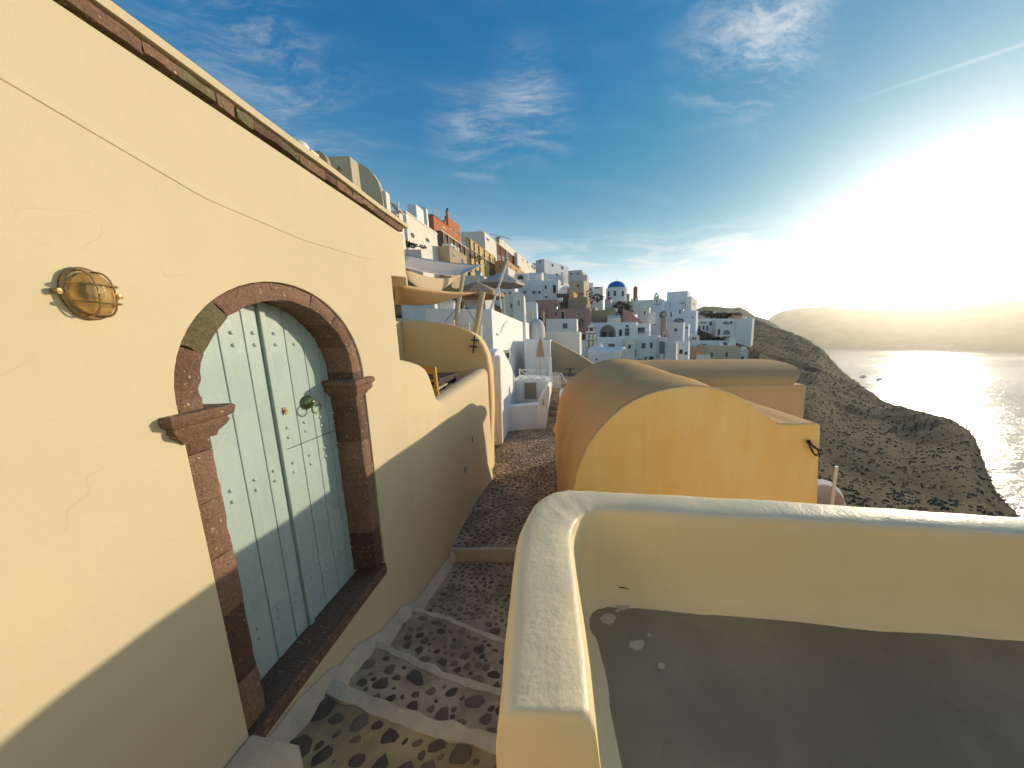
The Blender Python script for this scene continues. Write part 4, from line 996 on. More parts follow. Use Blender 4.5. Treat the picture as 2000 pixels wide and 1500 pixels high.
# ================================================================== BUILDINGS: axis boxes set by their pixel corners and a distance
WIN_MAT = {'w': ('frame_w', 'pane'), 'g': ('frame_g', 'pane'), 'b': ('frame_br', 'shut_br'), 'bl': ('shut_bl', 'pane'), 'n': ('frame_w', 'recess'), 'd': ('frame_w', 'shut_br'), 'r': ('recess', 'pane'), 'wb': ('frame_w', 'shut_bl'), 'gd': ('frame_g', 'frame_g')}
def window(parent, O, a, nn, s0, s1, z0, z1, style='w', shape='rect', name='window'):
    """frame proud of the wall, pane set back in it; O origin of face, a along the face, nn outward"""
    fm, pm = WIN_MAT[style]; w, h = s1 - s0, z1 - z0; t = max(0.05, min(0.10, w * 0.12)); up_ = Vector((0, 0, 1))
    pt = lambda s, z, d: O + a * s + nn * d + Vector((0, 0, z - O.z))
    mb = MB(); pn = MB()
    if shape == 'rect':
        for (p_, q_, r_, s_) in ((s0, z0, w, t), (s0, z1 - t, w, t), (s0, z0 + t, t, h - 2 * t), (s1 - t, z0 + t, t, h - 2 * t)):
            mb.quadbox(pt(p_, q_, -0.05), a * r_, nn * 0.11, up_ * s_)
        pn.quadbox(pt(s0 + t, z0 + t, -0.05), a * (w - 2 * t), nn * 0.065, up_ * (h - 2 * t))
        if name == 'window' and w > 0.5:
            mb.quadbox(pt((s0 + s1) / 2 - 0.02, z0 + t, 0.0), a * 0.04, nn * 0.035, up_ * (h - 2 * t))
            if h > 0.9: mb.quadbox(pt(s0 + t, z0 + h * 0.55, 0.0), a * (w - 2 * t), nn * 0.03, up_ * 0.04)
    else:
        n = 14
        if shape == 'round': loop = [(0.5 + 0.5 * math.cos(2 * math.pi * k / n), 0.5 + 0.5 * math.sin(2 * math.pi * k / n)) for k in range(n)]
        else:
            sp = max(0.2, 1 - 0.5 * w / h); loop = [(0, 0), (1, 0)] + [(0.5 + 0.5 * math.cos(math.pi * k / n), sp + (1 - sp) * math.sin(math.pi * k / n)) for k in range(n + 1)]
        P = [(s0 + w * x, z0 + h * y) for x, y in loop]; cs, cz = (s0 + s1) / 2, (z0 + z1) / 2
        Q = [(cs + (x - cs) * (1 - 2 * t / w), cz + (y - cz) * (1 - 2 * t / h)) for x, y in P]; m_ = len(P); k0 = 0
        ring = [pt(x, y, -0.05) for x, y in P] + [pt(x, y, 0.06) for x, y in P] + [pt(x, y, 0.06) for x, y in Q] + [pt(x, y, -0.05) for x, y in Q]
        f = []
        for r_ in range(3):
            for k in range(m_): f.append((r_ * m_ + k, r_ * m_ + (k + 1) % m_, (r_ + 1) * m_ + (k + 1) % m_, (r_ + 1) * m_ + k))
        mb.add(ring, f); pn.extrude([pt(x, y, -0.05) for x, y in Q], nn * 0.065)
    wo = mb.build(name, M[fm], parent); ORIG[wo.name] = org(parent)
    pn.build('pane' if name == 'window' else 'door_leaf', M[pm], wo); return wo

HOUSES = {}
def house_box(label, um, vt, r, u0=None, u2=None, vb=None, yaw=0.0, mat='white', wins=(), roof='flat', w=None, d=None, name='village_house', cat='house', rise=0.0, rim=0.25, roofmat=None, group=None, extra=6.0, batter=0.015, trim=None):
    """um: pixel column of the near vertical edge, vt: top row there, r: distance; u0: left end of the camera-facing wall, u2: right end of the side wall"""
    azd = math.degrees(math.atan2(sray(um, vt).x, sray(um, vt).y))
    if u2 is not None and u2 - um >= 3 and um > 1092 and yaw < azd + 8: yaw = azd + 10     # turned so that its sunny end shows
    c, s = math.cos(math.radians(yaw)), math.sin(math.radians(yaw))
    fd, sd = Vector((c, -s, 0)), Vector((s, c, 0))
    top = atr(um, vt, r); C0 = Vector((top.x, top.y, 0)); zt = top.z
    zb = atr(um, vb, r).z if vb else zt - 3
    def solve(dirv, u, v):
        h = sray(u, v); k = (C0.x * h.y - C0.y * h.x); dn = (dirv.y * h.x - dirv.x * h.y)
        return k / dn if abs(dn) > 1e-6 else 1e9
    W_ = -solve(fd, u0, vt) if u0 is not None else (w or 5.0)
    D_ = solve(sd, u2, vt) if u2 is not None else (d or 6.0)
    if not (0.2 < W_ < 60): W_ = w or 6.0
    if not (0.2 < D_ < 60): D_ = d or 8.0
    zf = zb - extra
    t = thing(name, (C0.x, C0.y, zb), label, cat, group)
    FL, FR, BR, BL = C0 - fd * W_, C0, C0 + sd * D_, C0 + sd * D_ - fd * W_
    ctr = (FL + BR) / 2; H = zt - zf
    def ring(z, k): return [Vector((p.x, p.y, z)) + Vector((p.x - ctr.x, p.y - ctr.y, 0)).normalized() * k for p in (FL, FR, BR, BL)]
    b0, b1 = ring(zf, batter * H), ring(zt, 0.0)
    rim = min(rim, W_ * 0.2, D_ * 0.2)
    if roof == 'flat':
        ins = [p + Vector((ctr.x - p.x, ctr.y - p.y, 0)).normalized() * rim * 1.4 for p in b1]; lo = [p - Vector((0, 0, 0.3)) for p in ins]
        jit = [Vector((0, 0, random.uniform(-0.04, 0.04))) for _ in range(4)]
        v = b0 + [p + j for p, j in zip(b1, jit)] + [p + j for p, j in zip(ins, jit)] + lo; f = []
        for k in range(3):
            for i in range(4): f.append((k * 4 + i, k * 4 + (i + 1) % 4, k * 4 + 4 + (i + 1) % 4, k * 4 + 4 + i))
        mesh('wall', v, f, M[mat], t, bevel=0.05, seg=2)
        mesh('roof', lo, [(0, 1, 2, 3)], M[roofmat or 'white_g'], t)
    else:
        v = b0 + b1; f = [(i, (i + 1) % 4, 4 + (i + 1) % 4, 4 + i) for i in range(4)] + [(4, 5, 6, 7)]
        mesh('wall', v, f, M[mat], t, bevel=0.04)
        n = 12; rows = []; ax, ln, base, wd = (fd, sd * D_, FL, W_) if roof == 'barrel' else (sd, -fd * W_, FR, D_)
        rs = rise or wd * 0.5
        for k in range(n + 1):
            a = math.pi * k / n; q = base + ax * (wd * (0.5 - 0.5 * math.cos(a))) + Vector((0, 0, zt + rs * math.sin(a) - 0.01)); e = 0.0
            rows.append([q - ln.normalized() * e, q + ln * 0.5, q + ln])
        mb = MB().grid(rows); mb.f.append(tuple(k * 3 for k in range(n + 1))); mb.f.append(tuple(k * 3 + 2 for k in reversed(range(n + 1))))
        auto(mb.build('vault_roof', M[roofmat or mat], t), 50)
    if trim:
        mb = MB(); mb.quadbox(Vector((FR.x, FR.y, zt - 0.22)) - sd * 0.12 + fd * 0.10, sd * (D_ + 0.2), fd * -0.2, (0, 0, 0.14)); mb.build('cornice', M[trim], t)
        MB().quadbox(Vector((FR.x, FR.y, zt - 0.22)) - sd * 0.14 + fd * 0.095, -fd * (W_ + 0.1), sd * 0.2, (0, 0, 0.14)).build('cornice', M[trim], t)
    ns, nf = fd, -sd
    for wdef in wins:
        face, ua, va, ub, vb_ = wdef[:5]; style = wdef[5] if len(wdef) > 5 else 'w'; shape = wdef[6] if len(wdef) > 6 else 'rect'; nm = wdef[7] if len(wdef) > 7 else 'window'
        a, nn = (sd, ns) if face == 's' else (fd, nf); O = Vector((C0.x, C0.y, zt))
        def hit(u, v_):
            r_ = sray(u, v_); k = (O - EYE).dot(nn) / r_.dot(nn); return EYE + r_ * k
        p0, p1 = hit(ua, va), hit(ub, vb_); s0, s1 = sorted(((p0 - O).dot(a), (p1 - O).dot(a))); z1, z0 = max(p0.z, p1.z), min(p0.z, p1.z)
        out = batter * 0.5 * (zt - z0) ; O2 = O + nn * (batter * (zt - (z0 + z1) / 2) * 0.72)
        window(t, O2, a, nn, s0, s1, z0, z1, style, shape, nm)
    rg = random.Random(label)
    if r > 34 and name == 'village_house':
        big_ = W_ > 2.2 and D_ > 2.2
        for _ in range(rg.choice((1, 2, 2, 3)) if big_ and roof == 'flat' else 0):
            s, q_ = rg.uniform(0.12, 0.88), rg.uniform(0.1, 0.7); P = FL + fd * (W_ * s) + sd * (D_ * q_); zz = zt - 0.3; k = rg.random()
            if k < 0.40:
                w_, h_ = rg.uniform(0.35, 0.6), rg.uniform(0.6, 1.15); mb = MB().quadbox(Vector((P.x, P.y, zz)), fd * w_, sd * w_, (0, 0, h_)); mb.quadbox(Vector((P.x, P.y, zz + h_)) - fd * 0.06 - sd * 0.06, fd * (w_ + .12), sd * (w_ + .12), (0, 0, 0.09)); mb.build('chimney', M[mat if rg.random() < .5 else 'white_w'], t, bevel=0.03)
            elif k < 0.62:
                w_, h_ = min(W_ * 0.4, rg.uniform(1.2, 2.2)), rg.uniform(0.7, 1.3); MB().quadbox(Vector((P.x, P.y, zz)), fd * w_, sd * min(1.8, D_ * 0.3), (0, 0, h_)).build('roof_hut', M[rg.choice(('white', 'white_w', 'white_b', mat))], t, bevel=0.05)
            elif k < 0.76:
                MB().lathe((P.x, P.y, zz), [(0.42, 0), (0.42, 0.7), (0.36, 0.86), (0.12, 0.95), (0, 0.95)], 14).build('water_tank', M[rg.choice(('white_w', 'metal'))], t, smooth=True)
            elif k < 0.80:
                MB().tube([Vector((P.x, P.y, zz)), Vector((P.x, P.y, zz + 1.9))], 0.03, 5).tube([Vector((P.x - .35, P.y, zz + 1.75)), Vector((P.x + .35, P.y, zz + 1.75))], 0.02, 4).build('aerial', M['metal'], t)
        if not wins and big_ and not any(k in label for k in ('windowless', 'plain', 'wall', 'block', 'cube', 'hut', 'wedge', 'roof')):
            for face, a_, n_, LL in (('f', fd, nf_ := -sd, W_), ('s', sd, fd, D_)):
                O_ = FL if face == 'f' else FR
                for k in range(max(1, min(3, int(LL / 2.2)))):
                    s0 = LL * (k + 0.3) / max(1, min(3, int(LL / 2.2))); z1 = zt - rg.uniform(0.7, 1.1); ww, hh = rg.uniform(0.45, 0.8), rg.uniform(0.7, 1.1)
                    window(t, Vector((O_.x, O_.y, zt)) + n_ * (batter * 0.9), a_, n_, s0, min(s0 + ww, LL - 0.2), z1 - hh, z1, rg.choice(('g', 'w', 'g', 'bl')))
    HOUSES[label] = dict(t=t, C=C0, fd=fd, sd=sd, W=W_, D=D_, zt=zt, zb=zb, ctr=ctr); return t

R_ = lambda face, u, v, w, h, *k: (face, u - w / 2, v - h / 2, u + w / 2, v + h / 2, *k)

# ---- near white house on the left of the path, its alcove, fence, gate and stairs
hb = house_box('white plaster house with an arched niche line standing over the path beyond the terrace wall', 960, 602, 9.6, u0=829, u2=1024, vb=690, mat='white', wins=[R_('s', 986, 694, 11, 18, 'r')], name='white_house', batter=0.02, extra=4)
Hh = HOUSES['white plaster house with an arched niche line standing over the path beyond the terrace wall']
# curved drip ledge on the lit wall
def face_pts(H, pts, off=0.02):
    O = Vector((H['C'].x, H['C'].y, H['zt'])); nn = H['fd']; out = []
    for u, v in pts:
        r = sray(u, v); out.append(EYE + r * ((O - EYE).dot(nn) / r.dot(nn)) + nn * off)
    return out
MB().tube(face_pts(Hh, [(969, 653), (975, 653), (979, 645), (983, 634), (990, 628)], 0.03), 0.045, 8).build('drip_ledge', M['white'], hb)
house_box('small white lit annexe stepped against the right end of the white plaster house', 1026, 629, 17.2, u0=1014, u2=1037, vb=690, mat='white', extra=6, d=2.5)
# white stair wall with sloping top, lit
pts = [(968, 690), (976, 681), (984, 684), (990, 697), (998, 712), (1006, 735), (1015, 760), (1024, 782), (1031, 797), (1030, 806), (1031, 862), (982, 868), (970, 866)]
XS = -1.62
t = MB().extrude([atx(u, v, XS) for u, v in pts], (-0.35, 0, 0)).build('stair_wall', M['white'], bevel=0.06, seg=3); tag(auto(t, 40), 'sunlit white wall with a steep sloping top edge beside the path', 'wall')
t = MB().extrude([aty(u, v, 7.42) for u, v in ((966, 694), (977, 694), (982, 868), (960, 872))], (0, 0.12, 0)).build('wall_pier', M['white'], bevel=0.05); tag(t, 'narrow shaded white pier between the terrace wall and the sloping stair wall', 'wall')
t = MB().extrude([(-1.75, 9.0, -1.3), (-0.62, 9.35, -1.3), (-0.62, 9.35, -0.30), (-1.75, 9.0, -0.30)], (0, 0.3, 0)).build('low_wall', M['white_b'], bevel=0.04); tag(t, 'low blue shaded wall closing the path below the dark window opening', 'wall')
# wall with the shaded opening above it
alc = thing('alcove_house', aty(1040, 780, 11), 'small white house front with a dim window opening and an X railing on top', 'house')
MB().extrude([aty(u, v, 10.8) for u, v in ((1004, 742), (1078, 744), (1074, 840), (1004, 840))], (0, 1.6, 0)).build('wall', M['white'], alc)
wo = MB(); a, b_ = aty(1024, 748, 10.77), aty(1048, 779, 10.77)
wo.box(a.x - 0.05, 10.76, b_.z - 0.03, b_.x + 0.05, 10.82, b_.z); wo.box(a.x - 0.05, 10.76, a.z, b_.x + 0.05, 10.82, a.z + 0.04); wo.box(a.x - 0.05, 10.76, b_.z, a.x, 10.82, a.z); wo.box(b_.x, 10.76, b_.z, b_.x + 0.05, 10.82, a.z)
w_ = wo.build('window', M['frame_w'], alc); ORIG[w_.name] = org(alc); MB().box(a.x, 10.785, b_.z, b_.x, 10.81, a.z).build('pane', M['recess'], w_)
fc = thing('railing', aty(1040, 742, 11.0), 'white wooden railing with two X panels above the dim window opening', 'railing')
def bar(parent, name, u0, v0, u1, v1, Y, r=0.022, mat='whitepaint'): return MB().tube([aty(u0, v0, Y), aty(u1, v1, Y)], r, 6).build(name, M[mat], parent)
bar(fc, 'rail', 1014, 722, 1065, 723, 11); bar(fc, 'rail', 1014, 740, 1065, 741, 11)
for u in (1015, 1038, 1063): bar(fc, 'post', u, 720, u, 743, 11, 0.028)
for a_, b_ in ((1016, 1037), (1039, 1062)): bar(fc, 'cross_bar', a_, 723, b_, 740, 11, 0.016); bar(fc, 'cross_bar', a_, 740, b_, 723, 11.03, 0.016)
gt = thing('picket_gate', aty(1088, 757, 10.6), 'white picket gate at the head of the dark stairs', 'gate')
for k, u in enumerate(np.linspace(1077, 1094, 7)): MB().quadbox(aty(u - 1, 756, 10.5), (0.034, 0, 0), (0, 0.02, 0), (0, 0, 0.50 + 0.05 * math.sin(math.pi * k / 6))).build('picket', M['whitepaint'], gt)
bar(gt, 'rail', 1076, 756, 1096, 757, 10.5); bar(gt, 'rail', 1076, 735, 1095, 735, 10.55, 0.018)
hr = bar(None, 'handrail', 1095, 728, 1106, 746, 10.2, 0.024); tag(hr, 'short white sloping handrail right of the picket gate', 'railing')
# stairs going up in the shade
sts = bpy.data.objects.new('stairs', None); COL.objects.link(sts); sts['kind'] = 'structure'; ORIG['stairs'] = Vector((0, 0, 0))
z0 = -1.12
for k in range(8):
    y0 = 9.15 + 0.24 * k; MB().box(-0.46, y0, -1.6, 0.30, y0 + 0.27, z0 + 0.155 * (k + 1)).build('step', M['mortar'], sts, bevel=0.015)
structure(MB().box(-0.5, 11.05, -1.5, 3.2, 16, 0.10).build('upper_landing', M['floor_grey']))
# lit pillar wall with a slot
pts = [(1069, 751), (1074, 757), (1071, 790), (1067, 845), (1052, 845), (1050, 790), (1050, 782), (1058, 769)]
t = thing('stair_parapet', aty(1062, 845, 9.3), 'bright sunlit white pillar wall with a slot beside the dark stairs', 'wall')
MB().extrude([(aty(u, v, 9.3).x, 9.3, aty(u, v, 9.3).z) for u, v in pts], (0.06, 1.4, 0)).build('wall', M['white'], t, bevel=0.03)
MB().tube([aty(1060, 779, 9.27), aty(1061, 785, 9.27), aty(1060, 791, 9.27)], 0.03, 8).build('slot', M['sand'], t)
t = MB().lathe(aty(1103, 790, 9.6), [(0.17, -1.2), (0.17, 0.40), (0.13, 0.53), (0, 0.57)], 16).build('rounded_pillar', M['white'], smooth=True); tag(t, 'rounded white pillar at the right foot of the picket gate', 'pillar')
p = aty(1088, 838, 9.0); t = MB().lathe((0.02, 8.95, -1.14), [(0.0, 0.34), (0.10, 0.33), (0.2, 0.26), (0.26, 0.12), (0.27, 0.0)], 14).build('kerb_stone', M['vault_top'], smooth=True); tag(t, 'rounded ochre kerb lump at the foot of the stairs beside the vault', 'kerb')
# closed tan umbrella hanging in the shaded alcove wall
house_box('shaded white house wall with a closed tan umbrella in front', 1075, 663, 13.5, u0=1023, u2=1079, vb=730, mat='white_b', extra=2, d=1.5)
cu = thing('closed_umbrella', aty(1055, 725, 13), 'closed tan umbrella in front of the shaded white wall', 'parasol')
c0 = aty(1055, 661, 13); c1 = aty(1055, 697, 13); n = 10; rows = []
for k in range(7):
    f = k / 6; rr_ = 0.03 + 0.17 * f ** 0.8; cc_ = c0.lerp(c1, f); rows.append([cc_ + Vector((rr_ * math.cos(2 * math.pi * j / (n * 2)) * (1 - 0.25 * (j % 2)), rr_ * math.sin(2 * math.pi * j / (n * 2)) * (1 - 0.25 * (j % 2)), 0)) for j in range(n * 2 + 1)])
MB().grid(rows).build('canopy', M['canvas'], cu); MB().tube([c0 + Vector((0, 0, 0.1)), aty(1055, 735, 13)], 0.025, 8).build('pole', M['palewood'], cu)
pp = thing('sunlit_post', aty(1075, 725, 11.2), 'sunlit white post left of the picket gate', 'post'); MB().box(*(aty(1072, 738, 11.2)), aty(1078, 738, 11.2).x, 11.35, aty(1076, 698, 11.2).z).build('post', M['white'], pp)
# brown sloping wall
pts = [(1076, 664), (1100, 676), (1130, 692), (1170, 718), (1170, 760), (1076, 760)]
t = MB().extrude([aty(u, v, 14.2) for u, v in pts], (0.1, 0.4, 0)).build('sloping_wall', M['tan'], bevel=0.04); tag(t, 'brown plaster wall with a top edge sloping down to the ochre vault', 'wall')
lt = thing('garden_table', aty(1113, 745, 13), 'small dark round iron table on the terrace below the brown sloping wall', 'table')
p = aty(1113, 721, 13); MB().lathe(p, [(0.0, 0.02), (0.24, 0.02), (0.24, 0.0), (0, 0)], 16).build('tabletop', M['dark'], lt)
for k in range(3): a = 2.1 * k; MB().tube([p, p + Vector((0.2 * math.cos(a), 0.2 * math.sin(a), -0.62))], 0.014, 6).build('leg', M['dark'], lt)
#@@PART4

# ================================================================== THE VILLAGE
# --- upper left row along the ridge
house_box('tan house block with one tiny window at the top of the ridge', 683, 305, 30, u0=640, u2=698, vb=380, mat='sand', wins=[R_('f', 662.5, 329, 5, 8, 'r')], yaw=4, extra=10)
house_box('grey plaster house end with a quarter round top on the ridge', 747, 386, 34, u0=652, u2=752, vb=430, mat='sand', roof='barrel', rise=2.75, yaw=0, extra=8, wins=[R_('f', 724, 389, 5, 7, 'bl')], w=6)
house_box('brown arched niche house half hidden behind the cream house coping', 640, 318, 29, u0=604, u2=646, vb=380, mat='tan', roof='barrel', rise=0.75, extra=8, w=3)
t = thing('chimney_group', atr(596, 300, 27), 'small white rounded chimney stack showing over the coping of the cream house', 'chimney')
p = atr(588, 305, 27); MB().lathe((p.x, p.y, p.z - 2), [(0.55, 0), (0.55, 2.3), (0.4, 2.75), (0, 2.9)], 14).build('pot', M['white'], t, smooth=True); p = atr(606, 300, 27); MB().box(p.x - .3, p.y - .3, p.z - 2, p.x + .3, p.y + .3, p.z + 0.1).build('pier', M['white_w'], t)
p = atr(755, 410, 34.5); t = MB().box(p.x - .22, p.y - .3, p.z - 4, p.x + .22, p.y + .3, atr(755, 377, 34.5).z).build('white_pier', M['white_w']); tag(t, 'tall pale pier right of the quarter round house on the ridge', 'pillar')
aw = thing('awning', atr(770, 410, 40), 'pale slanted awning roof beside the pale pier on the ridge', 'awning')
MB().extrude([atr(u, v, 40) for u, v in ((759, 392), (776, 401), (776, 402.5), (759, 393.5))], (-0.5, 2.5, 0)).build('roof_sheet', M['white_w'], aw); MB().extrude([atr(u, v, 40) for u, v in ((760, 407), (776, 401.5), (776, 402.5), (760, 408))], (-0.2, 0.1, 0)).build('brace', M['white_w'], aw)
MB().tube([atr(778, 412, 40), atr(778, 394, 40)], 0.1, 6).build('post', M['white_w'], aw)
house_box('cream house with two round windows on the ridge', 792, 411, 46, u0=779, u2=850, vb=484, mat='white_w', yaw=5, wins=[('s', 802, 453, 809, 466, 'b', 'round'), ('s', 831, 463, 838, 475, 'g', 'round')], trim='white', extra=9)
house_box('white penthouse set back above the round windowed house', 812, 399, 56, u0=795, u2=826, vb=425, mat='white', yaw=5, extra=6)
house_box('pale low house with a small doorway below the white penthouse', 774, 411, 42, u0=758, u2=786, vb=440, mat='white_w', yaw=5, extra=6, wins=[R_('f', 777, 425, 6, 7, 'r')])
house_box('brown stone facade house with dark pilasters and a pale cornice', 861, 448, 60, u0=851, u2=913, vb=503, mat='stonewall', yaw=8, trim='white_w', extra=8, wins=[('s', 867.5, 464, 873, 477, 'b', 'arch'), ('s', 879, 473, 886, 484, 'w', 'arch'), ('s', 897, 476, 901, 488, 'b', 'arch')])
H = HOUSES['brown stone facade house with dark pilasters and a pale cornice']
def pilasters(H, ss, mat, w=0.3, dep=0.12):
    for s in ss: MB().quadbox(Vector((H['C'].x, H['C'].y, H['zb'] - 2)) + H['sd'] * (H['D'] * s), H['sd'] * w, H['fd'] * (dep + 0.1), (0, 0, H['zt'] - H['zb'] + 1.7)).build('pilaster', M[mat], H['t'])
pilasters(H, (0.02, 0.18, 0.4, 0.62, 0.8), 'frame_br')
house_box('terracotta red house with a flat roof terrace on the ridge', 846, 418, 75, u0=823, u2=897, vb=455, mat='terracotta', yaw=8, trim='stonewall', extra=8, wins=[R_('s', 867, 444.5, 6, 6), R_('s', 889.5, 454, 4, 7), R_('s', 880, 447, 4, 6)])
house_box('small terracotta upper storey at the right end of the red house roof', 873, 421, 82, u0=868, u2=896, vb=440, mat='terracotta', yaw=8, extra=2)
t = thing('chimney', atr(874, 425, 80), 'red brick chimney with a dark pot on the terracotta house', 'chimney'); p = atr(874, 430, 80)
MB().box(p.x - .25, p.y - .25, p.z - 1, p.x + .25, p.y + .25, atr(874, 411, 80).z).build('stack', M['terracotta'], t); MB().tube([atr(874, 411.5, 80), atr(874, 407, 80)], 0.22, 8).build('pot', M['dark'], t)
def parapet_rail(u0, v0, u1, v1, R0, R1, label, posts=6, h=0.9):
    a, b_ = atr(u0, v0, R0), atr(u1, v1, R1); o = thing('roof_railing', a, label, 'railing')
    for f in (1.0, 0.5): MB().tube([a + Vector((0, 0, h * f)), b_ + Vector((0, 0, h * f))], 0.04, 5).build('rail', M['metal'], o)
    for k in range(posts): q = a.lerp(b_, k / (posts - 1)); MB().tube([q, q + Vector((0, 0, h))], 0.04, 5).build('post', M['metal'], o)
parapet_rail(847, 418, 872, 430, 76, 83, 'thin metal railing along the roof of the terracotta house'); parapet_rail(874, 421, 895, 430, 82, 92, 'thin metal railing on the small terracotta upper storey')
house_box('little white arched roof hut behind the terracotta house', 832, 408, 70, u0=824, u2=835, vb=425, mat='white', roof='barrel', extra=3)
house_box('dark tan box house below the brown stone facade', 877, 480, 52, u0=831, u2=910, vb=515, mat='tan', yaw=10, extra=5)
house_box('low white roof wall beyond the house end, above the sails', 822, 487, 40, u0=780, u2=834, vb=505, mat='white_w', yaw=6, extra=5)
house_box('yellow ochre facade house with pilasters and brown doors', 916, 464, 74, u0=909, u2=966, vb=512, mat='ochre', yaw=9, trim='ochre', extra=7, wins=[('s', 921, 490, 927.5, 500, 'b'), ('s', 932, 494, 937.5, 507, 'b', 'rect', 'door'), ('s', 942.5, 497, 946.5, 509, 'b', 'rect', 'door'), ('s', 952.5, 501, 956.5, 512, 'b', 'rect', 'door'), ('s', 961, 504, 964.5, 514, 'b', 'rect', 'door')])
pilasters(HOUSES['yellow ochre facade house with pilasters and brown doors'], (0.0, 0.14, 0.3, 0.5, 0.72, 0.95), 'frame_br', 0.25)
H = HOUSES['yellow ochre facade house with pilasters and brown doors']; MB().quadbox(Vector((H['C'].x, H['C'].y, H['zb'] + (H['zt'] - H['zb']) * 0.52)) + H['sd'] * 0.1, H['sd'] * (H['D'] - 0.2), H['fd'] * 0.3, (0, 0, 0.18)).build('string_course', M['sand'], H['t'])
house_box('grey white house with a side terrace above the yellow facade', 946, 452, 92, u0=900, u2=968, vb=480, mat='white_w', yaw=9, extra=6, wins=[R_('s', 952.5, 468, 4, 8, 'g', 'rect', 'door')])
pg = thing('roof_pergola', atr(972, 470, 110), 'dark reed pergola on the roof terrace above the maroon facade', 'pergola')
a, b_, c_, d_ = atr(957, 457, 106), atr(992, 465, 122), atr(999, 468, 118), atr(968, 460, 100)
MB().extrude([a, b_, c_, d_], (0, 0, 0.15)).build('roof_mat', M['darkwood'], pg)
for q in (b_, c_, d_): MB().tube([q, q - Vector((0, 0, 3.2))], 0.08, 6).build('post', M['metal'], pg)
house_box('white roof parapet house with a rounded chimney above the maroon facade', 975, 462, 112, u0=966, u2=1008, vb=480, mat='white_w', yaw=10, extra=4)
house_box('maroon facade house with white framed windows and a white arched niche', 967, 470, 100, u0=958, u2=1010, vb=510, mat='maroon', yaw=11, trim='white_w', extra=8, wins=[('s', 972.5, 498, 977, 509, 'w'), ('s', 980.5, 500, 984.5, 510, 'w'), ('s', 987, 489, 994, 507, 'w', 'arch')])
pilasters(HOUSES['maroon facade house with white framed windows and a white arched niche'], (0.02, 0.2, 0.4, 0.75, 0.95), 'frame_br', 0.25)
house_box('pale orange terrace house under the maroon facade', 992, 509, 84, u0=966, u2=1023, vb=531, mat='orange', yaw=11, extra=5)
house_box('small white cube hut in front of the pale orange terrace house', 992, 521, 70, u0=984, u2=1006, vb=538, mat='white_w', yaw=12, extra=3)
house_box('cream house row stepping down behind the pale orange terrace', 1010, 493, 115, u0=1004, u2=1046, vb=528, mat='white_w', yaw=12, extra=6, wins=[R_('s', 1030, 512, 4, 8), R_('s', 1021, 508, 3, 6), R_('s', 1034, 521, 4, 5)])
# --- centre ridge
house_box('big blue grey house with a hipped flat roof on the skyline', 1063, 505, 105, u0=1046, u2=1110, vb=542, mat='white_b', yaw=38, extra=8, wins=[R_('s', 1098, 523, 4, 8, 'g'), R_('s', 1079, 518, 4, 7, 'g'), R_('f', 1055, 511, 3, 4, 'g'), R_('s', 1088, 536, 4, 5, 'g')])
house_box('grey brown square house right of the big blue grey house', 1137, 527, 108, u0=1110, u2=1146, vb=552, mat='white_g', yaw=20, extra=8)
house_box('lower grey stepped block under the grey brown square house', 1146, 536, 100, u0=1132, u2=1150, vb=560, mat='white_g', yaw=20, extra=8)
house_box('tan round fronted house with a grey roof below the square house', 1140, 547, 92, u0=1110, u2=1149, vb=575, mat='sand', yaw=20, extra=6, wins=[R_('f', 1129, 558, 4, 6, 'r')])
house_box('white barrel vault house with a pale gable above the long blue wall', 1058, 540, 82, u0=1031, u2=1063, vb=550, mat='white', roof='barrel_x', rise=1.3, extra=4, yaw=15)
house_box('white wall with a dark arched opening left of the barrel vault', 1031, 534, 80, u0=1003, u2=1034, vb=548, mat='white', extra=4, yaw=12, wins=[('f', 1011, 537, 1023, 546, 'r', 'arch')])
house_box('long blue white house wall with small square windows', 1058, 546, 76, u0=1002, u2=1064, vb=590, mat='white_b', yaw=15, extra=6, wins=[R_('f', 1042, 571, 5, 5, 'g'), R_('f', 1053.5, 571, 5, 5, 'g')])
house_box('tall white house with a long narrow door right of the long blue wall', 1090, 546, 75, u0=1058, u2=1112, vb=592, mat='white', yaw=25, extra=6, wins=[R_('f', 1066, 561, 4, 7, 'g'), R_('f', 1083, 565, 6, 16, 'bl', 'rect', 'door'), R_('f', 1067, 580, 6, 3, 'g')])
for (u0, v0, u1, v1, R, lb) in ((1062, 545, 1067, 534, 78, 'yellow lit square chimney on the white roof below the big blue grey house'), (1096, 548, 1099, 533, 74, 'tall white chimney with a slanted side on the tall white house')):
    c_ = thing('chimney', atr((u0 + u1) / 2, v0, R), lb, 'chimney'); a, b_ = atr(u0, v0, R), atr(u1, v1, R)
    MB().extrude([Vector((a.x - 0.1, a.y, a.z - 1)), Vector((b_.x + 0.3, a.y, a.z - 1)), Vector((b_.x, a.y, b_.z)), Vector((a.x, a.y, b_.z))], (0, 0.6, 0)).build('stack', M['white_w'], c_); MB().box(a.x - .08, a.y - .08, b_.z, b_.x + .08, a.y + .68, b_.z + .12).build('cap', M['white'], c_)
house_box('pink house upper storey under the long blue wall', 1088, 585, 66, u0=1046, u2=1094, vb=622, mat='pink', yaw=15, extra=6, wins=[R_('f', 1049.5, 606, 3, 5, 'g'), R_('f', 1085, 596, 3, 4, 'g')])
house_box('pink house with a dark brown door in the middle of the village', 1152, 602, 62, u0=1069, u2=1156, vb=626, mat='pink', yaw=8, extra=8, wins=[R_('f', 1099, 616, 8, 16, 'd', 'rect', 'door'), R_('f', 1086, 613, 4, 6, 'g'), R_('f', 1130, 612.5, 6, 6, 'd'), R_('f', 1098, 602, 3, 3, 'g')])
